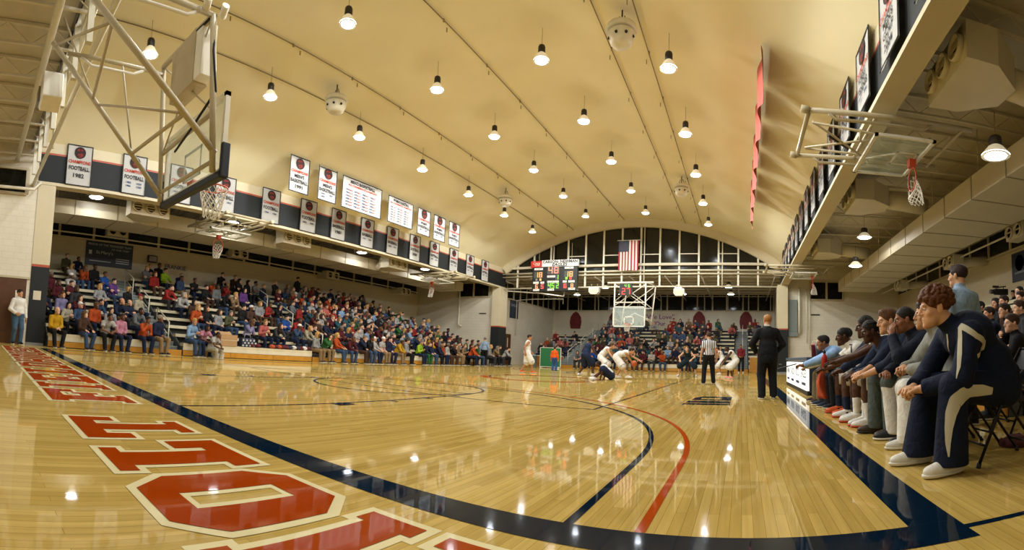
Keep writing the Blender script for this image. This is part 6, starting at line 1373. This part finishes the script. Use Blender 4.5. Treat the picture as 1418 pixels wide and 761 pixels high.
# players
m_or=mat('orange_shoe_sole','b8401a',.5,0,.05)
def jersey(col='dcdad4',sl='none',lo=.022): return ('jersey',shirtf(loose=lo,sleeve=sl,col=False),col,.011)
shorts=('shorts',trf(loose=.03,short=True),'d8d6d0',.012)
P5=bench_pose(1.92,5.5,1.06,1.5,lean=36,curve=18,hy=5,hp=14,handR=(.05,.62,.64),handL=(-.03,.62,.62))
b,J,o=bench(5.5,'player with braided hair, white jersey and navy warm-up jacket, fifth on the bench',P5,SK_D,[('jacket',shirtf(loose=.03,col=False),'16223a',.011),shorts,('hair',hairf('buzz'),'120d0b',.008),('sock',sockf(.2),'d9d6ce',.009),('sock',sockf(.2,'L'),'d9d6ce',.009)],shoes='d8d6d0',sole=m_or)
S_=o['jacket'][1]; ribbon(o['jacket'][0],'jersey_front',S_,[J['N']+J['F2'][:,1]*.12-J['F2'][:,2]*.08,J['C']+J['F2'][:,1]*.15,J['W']+J['F1'][:,1]*.15],[.16,.15,.14],mat('white_jersey','d6d4cd',.8,0,.04),.006,24)
ht=MB()
for k in range(9): a=-.9+.225*k; ht.path([HP(J,(.075*math.sin(a),.02+.02*math.cos(a),.115-.02*abs(a))),HP(J,(.085*math.sin(a),-.06,.12-.03*abs(a))),HP(J,(.07*math.sin(a),-.115,.05)),HP(J,(.05*math.sin(a),-.115,-.06))],.009,6)
ht.build('braid',m_hair,b).color=(*lin('120d0b'),1)
P6=bench_pose(1.95,6.0,1.14,1.45,lean=30,curve=18,hy=0,hp=6,handR=(.1,.82,.78),handL=(0,.86,.74),elbL=(-.6,0,-.8),elbR=(.6,0,-.8),hdirR=(-.2,1,.0),hdirL=(.2,1,0),curlL=50,curlR=50)
bench(6.0,'tall player in white sleeveless jersey reaching forward, sixth on the bench',P6,SK_D,[jersey(),shorts,('hair',hairf('buzz'),'0f0b0a',.009),('sock',sockf(.22),'d9d6ce',.009),('sock',sockf(.22,'L'),'d9d6ce',.009)],hipx=1.95,shoes='d6d4ce',sole=m_or)
P7=bench_pose(1.95,6.55,1.08,1.5,lean=14,hy=-12,hp=2)
bench(6.55,'player in navy warm-up looking across the court, seventh on the bench',P7,SK_D,[('jacket',shirtf(loose=.026),'16223a',.012),shorts,('hair',hairf('buzz'),'0f0b0a',.009),('sock',sockf(.2),'16223a',.01),('sock',sockf(.2,'L'),'16223a',.01)],shoes='d6d4ce',sole=m_or)
P8=bench_pose(1.92,7.15,1.06,1.47,lean=34,curve=16,hy=0,hp=8,handR=(.05,.7,.68),handL=(-.02,.7,.66))
b,J,o=bench(7.15,'player in white short-sleeved shooting shirt, eighth on the bench',P8,SK_D,[('shirt',shirtf(loose=.03,sleeve='short'),'d9d7d0',.012),shorts,('hair',hairf('buzz'),'0f0b0a',.009),('sock',sockf(.18),'16223a',.01),('sock',sockf(.18,'L'),'16223a',.01)],shoes='c4531f',sole=m_or)
m_nv=mat('navy_piping','16223a',.8,0,0)
ribbon(o['shirt'][0],'shoulder_stripe',o['shirt'][1],[J['N']-J['F2'][:,0]*.07-J['F2'][:,2]*.02,J['shL']+J['F2'][:,2]*.07,J['shL']*.6+J['elL']*.4+V3(-.06,0,.02)],[.02,.02,.02],m_nv)
P9=bench_pose(1.9,7.75,1.0,1.5,lean=18,hy=-20,hp=0)
bench(7.75,'person in dark top with a short beard turned toward the court, ninth on the bench',P9,'c09070',[('shirt',shirtf(loose=.022),'1a2236',.013),('trousers',trf(loose=.02),'1a1a1e',.014),('hair',hairf('short'),'1a1412',.01)],shoes='1a1816')
P10=bench_pose(1.82,8.4,1.02,1.42,lean=38,curve=16,hy=0,hp=6,handR=(.04,.86,.66),handL=(-.04,.88,.66),hdirR=(0,1,.1),hdirL=(0,1,.1),curlR=60,curlL=60)
b,J,o=bench(8.4,'person in light blue shirt leaning forward with a clipboard, tenth on the bench',P10,'8a5c40',[('shirt',shirtf(loose=.03),'8fb2e0',.012),('trousers',trf(loose=.022),'2c3038',.013),('hair',hairf('short'),'1a1412',.01)],hipx=1.82,shoes='23304a')
cl=thing('clipboard','black clipboard held out by the person in the light blue shirt','clipboard',(1.82-1.05,8.4,.69)); MB().box((0,0,0),(.32,.23,.012)).build('board',m_black,cl).rotation_euler=(0,-.25,0); MB().box((-.12,0,.035),(.04,.1,.015)).build('clip',m_metal,cl)
P11=bench_pose(1.85,9.2,1.0,1.42,lean=30,hy=0,hp=2,handR=(.1,.62,.66),handL=(0,.62,.66))
bench(9.2,'person in olive vest over white shirt and khaki trousers, farthest on the bench',P11,'c39a78',[('shirt',shirtf(loose=.018),'d6d3c8',.013),('vest',lambda P,J:shirt_sdf(P,J,.032,'none',False),'6a6248',.013),('trousers',trf(loose=.026,flare=.015),'6f6448',.013),('hair',hairf('short'),'7a6a58',.01)],hipx=1.85,shoes='3a2c22')
# towel and bottle held by the players
tw=MB(); v=[];f=[]
for j in range(9):
    for i in range(9): u=i/8-.5; z=.60-.42*j/8; v.append((.06*math.sin(6*u+j*.4)+.02*j/8,u*(.3+.04*math.sin(j)),z))
for k in range(8):
    for i in range(8): a=k*9+i; f.append((a,a+1,a+10,a+9))
tw.add(v,f,0,True); o=tw.build('towel',mat('orange_towel','a8441c',.9,0,.12,8),None,(1.22,7.6,.02)); so=o.modifiers.new('thick','SOLIDIFY'); so.thickness=.012; tag(o,'orange towel hanging from the knees between the light blue and white shirts','towel')
bt=thing('drink_bottle','red drinks bottle held forward by the tall player','bottle',(1.02,6.05,.70)); MB().lathe([(.001,0),(.036,.005),(.038,.12),(.03,.15),(.016,.165),(.016,.18)],n=16).build('bottle_body',mat('red_bottle','b02020',.35,0,.03),bt); MB().lathe([(.02,.18),(.02,.2),(.008,.22),(.001,.225)],n=12).build('cap',m_black,bt)
cb=MB(); rr=random.Random(9)
for q in range(26): a=rr.uniform(0,6.3); cb.tube((.0,0,.02),(.16*math.cos(a)*rr.uniform(.4,1),.1*math.sin(a),.03+.05*rr.random()),.022,5,.03)
cb.lathe([(.001,0),(.14,.01),(.13,.06),(.05,.1),(.001,.105)],n=12); tag(cb.build('cloth_heap',mat('dark_red_cloth','4a1a1c',.9,0,.1),None,(2.3,3.75,0)),'dark red cloth lying on the floor under the nearest folding chair','cloth')
for k,y in enumerate((4.35,5.3)): chair(2.75,y,PI/2,'empty black folding chair behind the bench, %s from the camera'%ORD[k])
# standing people
def stand(label,loc,rz,P,skin,parts,**k): return person('person',label,loc,rz,P,skin,parts,**k)
SP=lambda s,**k:dict(pose(STAND,s=s,hip=(0,0,.935*s),footR=(.12*s,.03,.085*s),footL=(-.12*s,0,.085*s),handR=(.27*s,.06,.83*s),handL=(-.27*s,.06,.83*s)),**k)
stand('person in light blue dress shirt standing behind the bench with back turned',(2.5,5.12,0),.35,SP(1.09,lean=4,hyaw=20,girth=1.08),'c99a78',[('shirt',shirtf(loose=.026),'8aa3bd',.011),('trousers',trf(loose=.02),'23262c',.013),('hair',hairf('short'),'2a1c14',.007)],shoes='1a1816',vox=.013)
Pc=SP(1.0,handR=(.2,.2,.95),handL=(-.2,.22,.95),elbR=(.9,-.4,-.2),elbL=(-.9,-.4,-.2),footR=(.13,.04,.085),footL=(-.13,-.06,.085),hyaw=14,girth=1.1)
p=onZ(1063,552,0)
def coat(P,J):
    B=shirt_sdf(P,J,.034); s=J['s']; B.ell(J['H']-V3(0,0,.08*s),V3(.2,.155,.2)*s,None,.06); B.plane(J['H']-V3(0,0,.2*s),V3(0,0,-1),0,.4); return B
b,J,o=stand('coach in dark suit with short fair hair standing with back turned at the sideline',(p[0],p[1],0),.12,Pc,'c89472',[('jacket',coat,'14171d',.011),('trousers',trf(loose=.03),'14171d',.012),('hair',hairf('short'),'a8763e',.008)],shoes='15120f',vox=.013)
cs=Sdf(); cs.cone(J['N']+V3(0,0,.0),J['N']+(J['Hd']-J['N'])*.4,.068,.066,.01); V,Q=cs.mesh(.009); O_('collar',np_mesh('collar',[(V,Q,0)],[m_fab]),b,'cfcac0')
def refmat():
    m=mat('referee_stripes','d8d8d8',.8,0,0); nt=m.node_tree; b=nt.nodes['Principled BSDF']; tc=nt.nodes.new('ShaderNodeTexCoord'); wv=nt.nodes.new('ShaderNodeTexWave'); wv.wave_type='BANDS'; wv.bands_direction='X'; wv.inputs['Scale'].default_value=5.2; nt.links.new(tc.outputs['Object'],wv.inputs['Vector'])
    cr=nt.nodes.new('ShaderNodeValToRGB'); cr.color_ramp.interpolation='CONSTANT'; cr.color_ramp.elements[0].color=(.02,.02,.025,1); cr.color_ramp.elements[1].color=(.75,.76,.8,1); cr.color_ramp.elements[1].position=.45; nt.links.new(wv.outputs['Fac'],cr.inputs[0]); nt.links.new(cr.outputs[0],b.inputs['Base Color']); return m
p=onZ(981,531.5,0)
stand('referee in black and white striped shirt standing with back turned',(p[0],p[1],0),.15,SP(.97,footR=(.17,.1,.083),footL=(-.17,-.08,.083),hyaw=10),'c0906c',[('shirt',shirtf(loose=.024,sleeve='short'),refmat(),.011),('trousers',trf(loose=.022),'121316',.013),('hair',hairf('short'),'3a2618',.01)],shoes='101010',vox=.014)
p=onX(24,440,-15.75)
b,J,o=stand('person in white sweater and blue jeans standing by the brown door at the left edge',(-15.72,p[1],0),-PI/2+.3,SP(1.02,hyaw=30,handR=(.14,.22,.98),elbR=(.9,-.6,-.2),hdirR=(-.8,.6,0),girth=1.1,footL=(-.1,.14,.085)),'c0906c',[('sweater',shirtf(loose=.03),'d8d4ca',.013),('trousers',trf(loose=.024),'3d5468',.014),('hair',hairf('short'),'2a1c14',.01)],shoes='15151a',vox=.015)
# players on the court.  feet pixel, head-top pixel give place and size
def at_px(fx,fy,hx,hy_):
    p=onZ(fx,fy,0); r=math.hypot(p[0],p[1]); return p,(fy-hy_)*r/FPX/1.75
def court(label,fx,fy,htop,rz,P,skin,parts,full=None,**k):
    p,s=at_px(fx,fy,fx,htop); s=full or min(max(s,.8),1.1); P=dict(P)
    for q in ('hip','footR','footL','handR','handL'): P[q]=tuple(s*c for c in P[q])
    P['s']=s; k.setdefault('shoes','d6d2c8'); k.setdefault('vox',.016); k.setdefault('hv',.009); k.setdefault('fv',.007); k.setdefault('shv',.01)
    return person('player' if 'player' in label else 'person',label,(p[0],p[1],0),rz,P,skin,parts,'players on the court' if 'player' in label else None,**k)
J_=lambda c:('jersey',shirtf(loose=.026,sleeve='none',col=False),c,.013); SHt=lambda c:('shorts',trf(loose=.045,short=True),c,.014); HR=lambda st='buzz',c='1a1412':('hair',hairf(st),c,.011)
WALK=dict(hip=(0,0,.92),lean=4,curve=6,footR=(.1,.24,.09),footL=(-.1,-.22,.1),handR=(.24,-.1,.88),handL=(-.24,.2,.92),kneeR=(.1,1,0),kneeL=(-.1,1,0),elbR=(.4,-1,0),elbL=(-.4,-1,0),curlR=35,curlL=35,palmR=(-1,0,0),palmL=(1,0,0))
court('player in white uniform and orange shoes walking alone by the left far pillar',729,516,467,-PI*.5+.5,WALK,'a87452',[J_('d9d7d0'),SHt('dcdad4'),HR('short','2a1c14')],full=.98,shoes='c4571f')
CR=dict(hip=(0,-.15,.66),lean=48,curve=16,footR=(.3,.1,.09),footL=(-.3,-.02,.09),handR=(.35,.5,.62),handL=(-.35,.5,.68),kneeR=(.6,1,.2),kneeL=(-.6,1,.2),elbR=(.9,-.2,-.3),elbL=(-.9,-.2,-.3),hpitch=-8,palmR=(0,0,-1),palmL=(0,0,-1),curlR=25,curlL=25)
court('player in navy uniform standing with back half turned at the left of the scramble',812,520,447,-.5,dict(WALK,hip=(0,-.08,.84),lean=22,footR=(.25,.1,.09),footL=(-.3,-.15,.09),handR=(.3,.35,.85),handL=(-.3,.3,.95)),SK_D,[J_('1a2a48'),SHt('182440'),HR()],full=1.02,shoes='d9d9d9')
court('player in white uniform bending over the scramble in front of the navy player',838,521,449,-PI/2+.1,dict(CR,hip=(0,-.2,.8),lean=45),'b98a66',[J_('dcdad4'),SHt('d6d4ce'),HR('short','4a3018')],full=1.0)
b,Jp,_o=court('player in white uniform bent low dribbling the ball to the right',864,524,478,-PI/2+.05,dict(CR,hip=(0,-.3,.82),lean=78,curve=14,footR=(.25,.2,.09),footL=(-.25,-.35,.09),handR=(.05,.78,.62),handL=(-.25,.4,.45),hpitch=10),'b98a66',[J_('dedcd6'),SHt('dcdad4'),HR('short','2a1c14')],full=1.0)
pb=onZ(864,524,0); q=onY(878,503,pb[1]-.05)
bl=thing('basketball','orange basketball beside the crouched white player','ball',(q[0],pb[1]-.05,q[2])); MB().lathe([(max(.001,.12*math.sin(PI*i/14)),-.12*math.cos(PI*i/14)) for i in range(15)],n=20).build('ball_skin',mat('orange_leather','b4562a',.6,0,.08,30),bl)
sm=MB(); sm.path([(.121*math.cos(2*PI*i/20),.121*math.sin(2*PI*i/20),0) for i in range(20)],.004,4,closed=True); sm.path([(.121*math.cos(2*PI*i/20),0,.121*math.sin(2*PI*i/20)) for i in range(20)],.004,4,closed=True); sm.build('seam',m_black,bl)
court('player in white and navy sprawled on the floor in the scramble',846,526,505,PI*.55,dict(hip=(0,0,.16),lean=50,curve=20,footR=(.3,.7,.09),footL=(-.35,.55,.09),handR=(.35,.3,.06),handL=(-.4,.35,.06),kneeR=(.3,0,1),kneeL=(-.4,0,1),elbR=(.8,-.3,.5),elbL=(-.8,-.3,.5),hpitch=-20,curlR=20,curlL=20),SK_D,[J_('d4d2cc'),SHt('1a2440'),HR()],full=.95)
court('player in dark navy crouched on defence facing the camera',952,521,476,PI-.1,dict(CR,hip=(0,-.12,.74),lean=30,footR=(.42,.05,.09),footL=(-.42,.0,.09),handR=(.3,.35,.78),handL=(-.25,.35,.8)),'c39a78',[J_('16252c'),SHt('152430'),HR('short','7a5632')],full=.98)
court('player in white uniform crouched with a dark armband at the right of the court',1012,524,479,PI*.55,dict(CR,hip=(0,-.22,.8),lean=38,handR=(.2,.4,.7),handL=(-.2,.42,.6)),SK_D,[J_('dcdad4'),SHt('dcdad4'),HR()],full=.95,shoes='d98a7a')
court('player in white uniform seen behind the crouched player with the armband',998,518,483,PI*.45,dict(CR,hip=(0,-.1,.84),lean=24),'b98a66',[J_('d4d2cc'),SHt('d8d6d0'),HR('short','2a1c14')],full=.95)
court('person in maroon top and black trousers standing before the wood panel of the far bleachers',1026,516,477,PI,SP(1.0,handR=(.1,.25,1.0),handL=(-.1,.25,1.0)),'8a5c40',[('shirt',shirtf(loose=.024),'6a1c24',.014),('trousers',trf(loose=.022),'15151a',.015),HR()],full=1.0)
court('child in orange shirt and blue jeans before the green board',767,513.5,487,.0,SP(1.0),'c99a78',[('shirt',shirtf(loose=.03),'d2561a',.014),('trousers',trf(loose=.02),'2f4f86',.015),HR('short','2a1c14')],full=.72,shoes='33302c')
# table officials
for k,(px,py,c,sk) in enumerate(((1083,492,'1c2230','c39a78'),(1087,482,'d6d6d6','8a5c40'),(1121,487,'a88a4e','c39a78'))):
    y=(14.3,15.6,12.0)[k]; p=onY(px,py,y); P=dict(CROWD[0]); bb=spectator(0,(max(p[0],2.55),y,p[2]-1.27),PI/2+(.2,.3,.1)[k],sk,c,'1a1a1e','short' if k!=1 else 'fringe','2a1c14' if k!=1 else '8a8378',"official seated behind the scorer's table, %s"%('in dark jacket','in white shirt','in tan top by the bench')[k],'officials at the table')
# filming person with camera on a tripod
p=onX(1386,404,8.4); v=thing('video_camera','black video camera on a tripod at the top of the right bleachers','video camera',tuple(p))
MB().box((0,0,0),(.5,.16,.2)).build('camera_body',m_black,v,bevel=.015); m=MB(); m.tube((-.25,0,.0),(-.42,0,.0),.075,14); m.build('lens',m_housing,v); m=MB(); m.box((-.2,0,.17),(.22,.06,.07)); m.tube((.1,0,.1),(.1,0,.18),.015); m.tube((-.2,0,.14),(.2,0,.2),.02); m.build('handle',m_black,v); m=MB()
for a in (0,2.1,4.2): m.tube((0,0,-.1),(.45*math.cos(a),.45*math.sin(a),-1.25),.02,6)
m.build('tripod_leg',m_black,v); MB().box((.1,-.12,.05),(.1,.1,.07)).build('viewfinder',m_black,v)
p=onX(1392,408,8.6); spectator(6,(8.75,p[1]-.35,p[2]-1.62),PI/2+.1,'c39a78','16171a','16171a','short','1a1412','person in black filming from the top of the right bleachers','spectators in the right bleachers')

import sys
if '--dbg' in sys.argv or True:
    pass
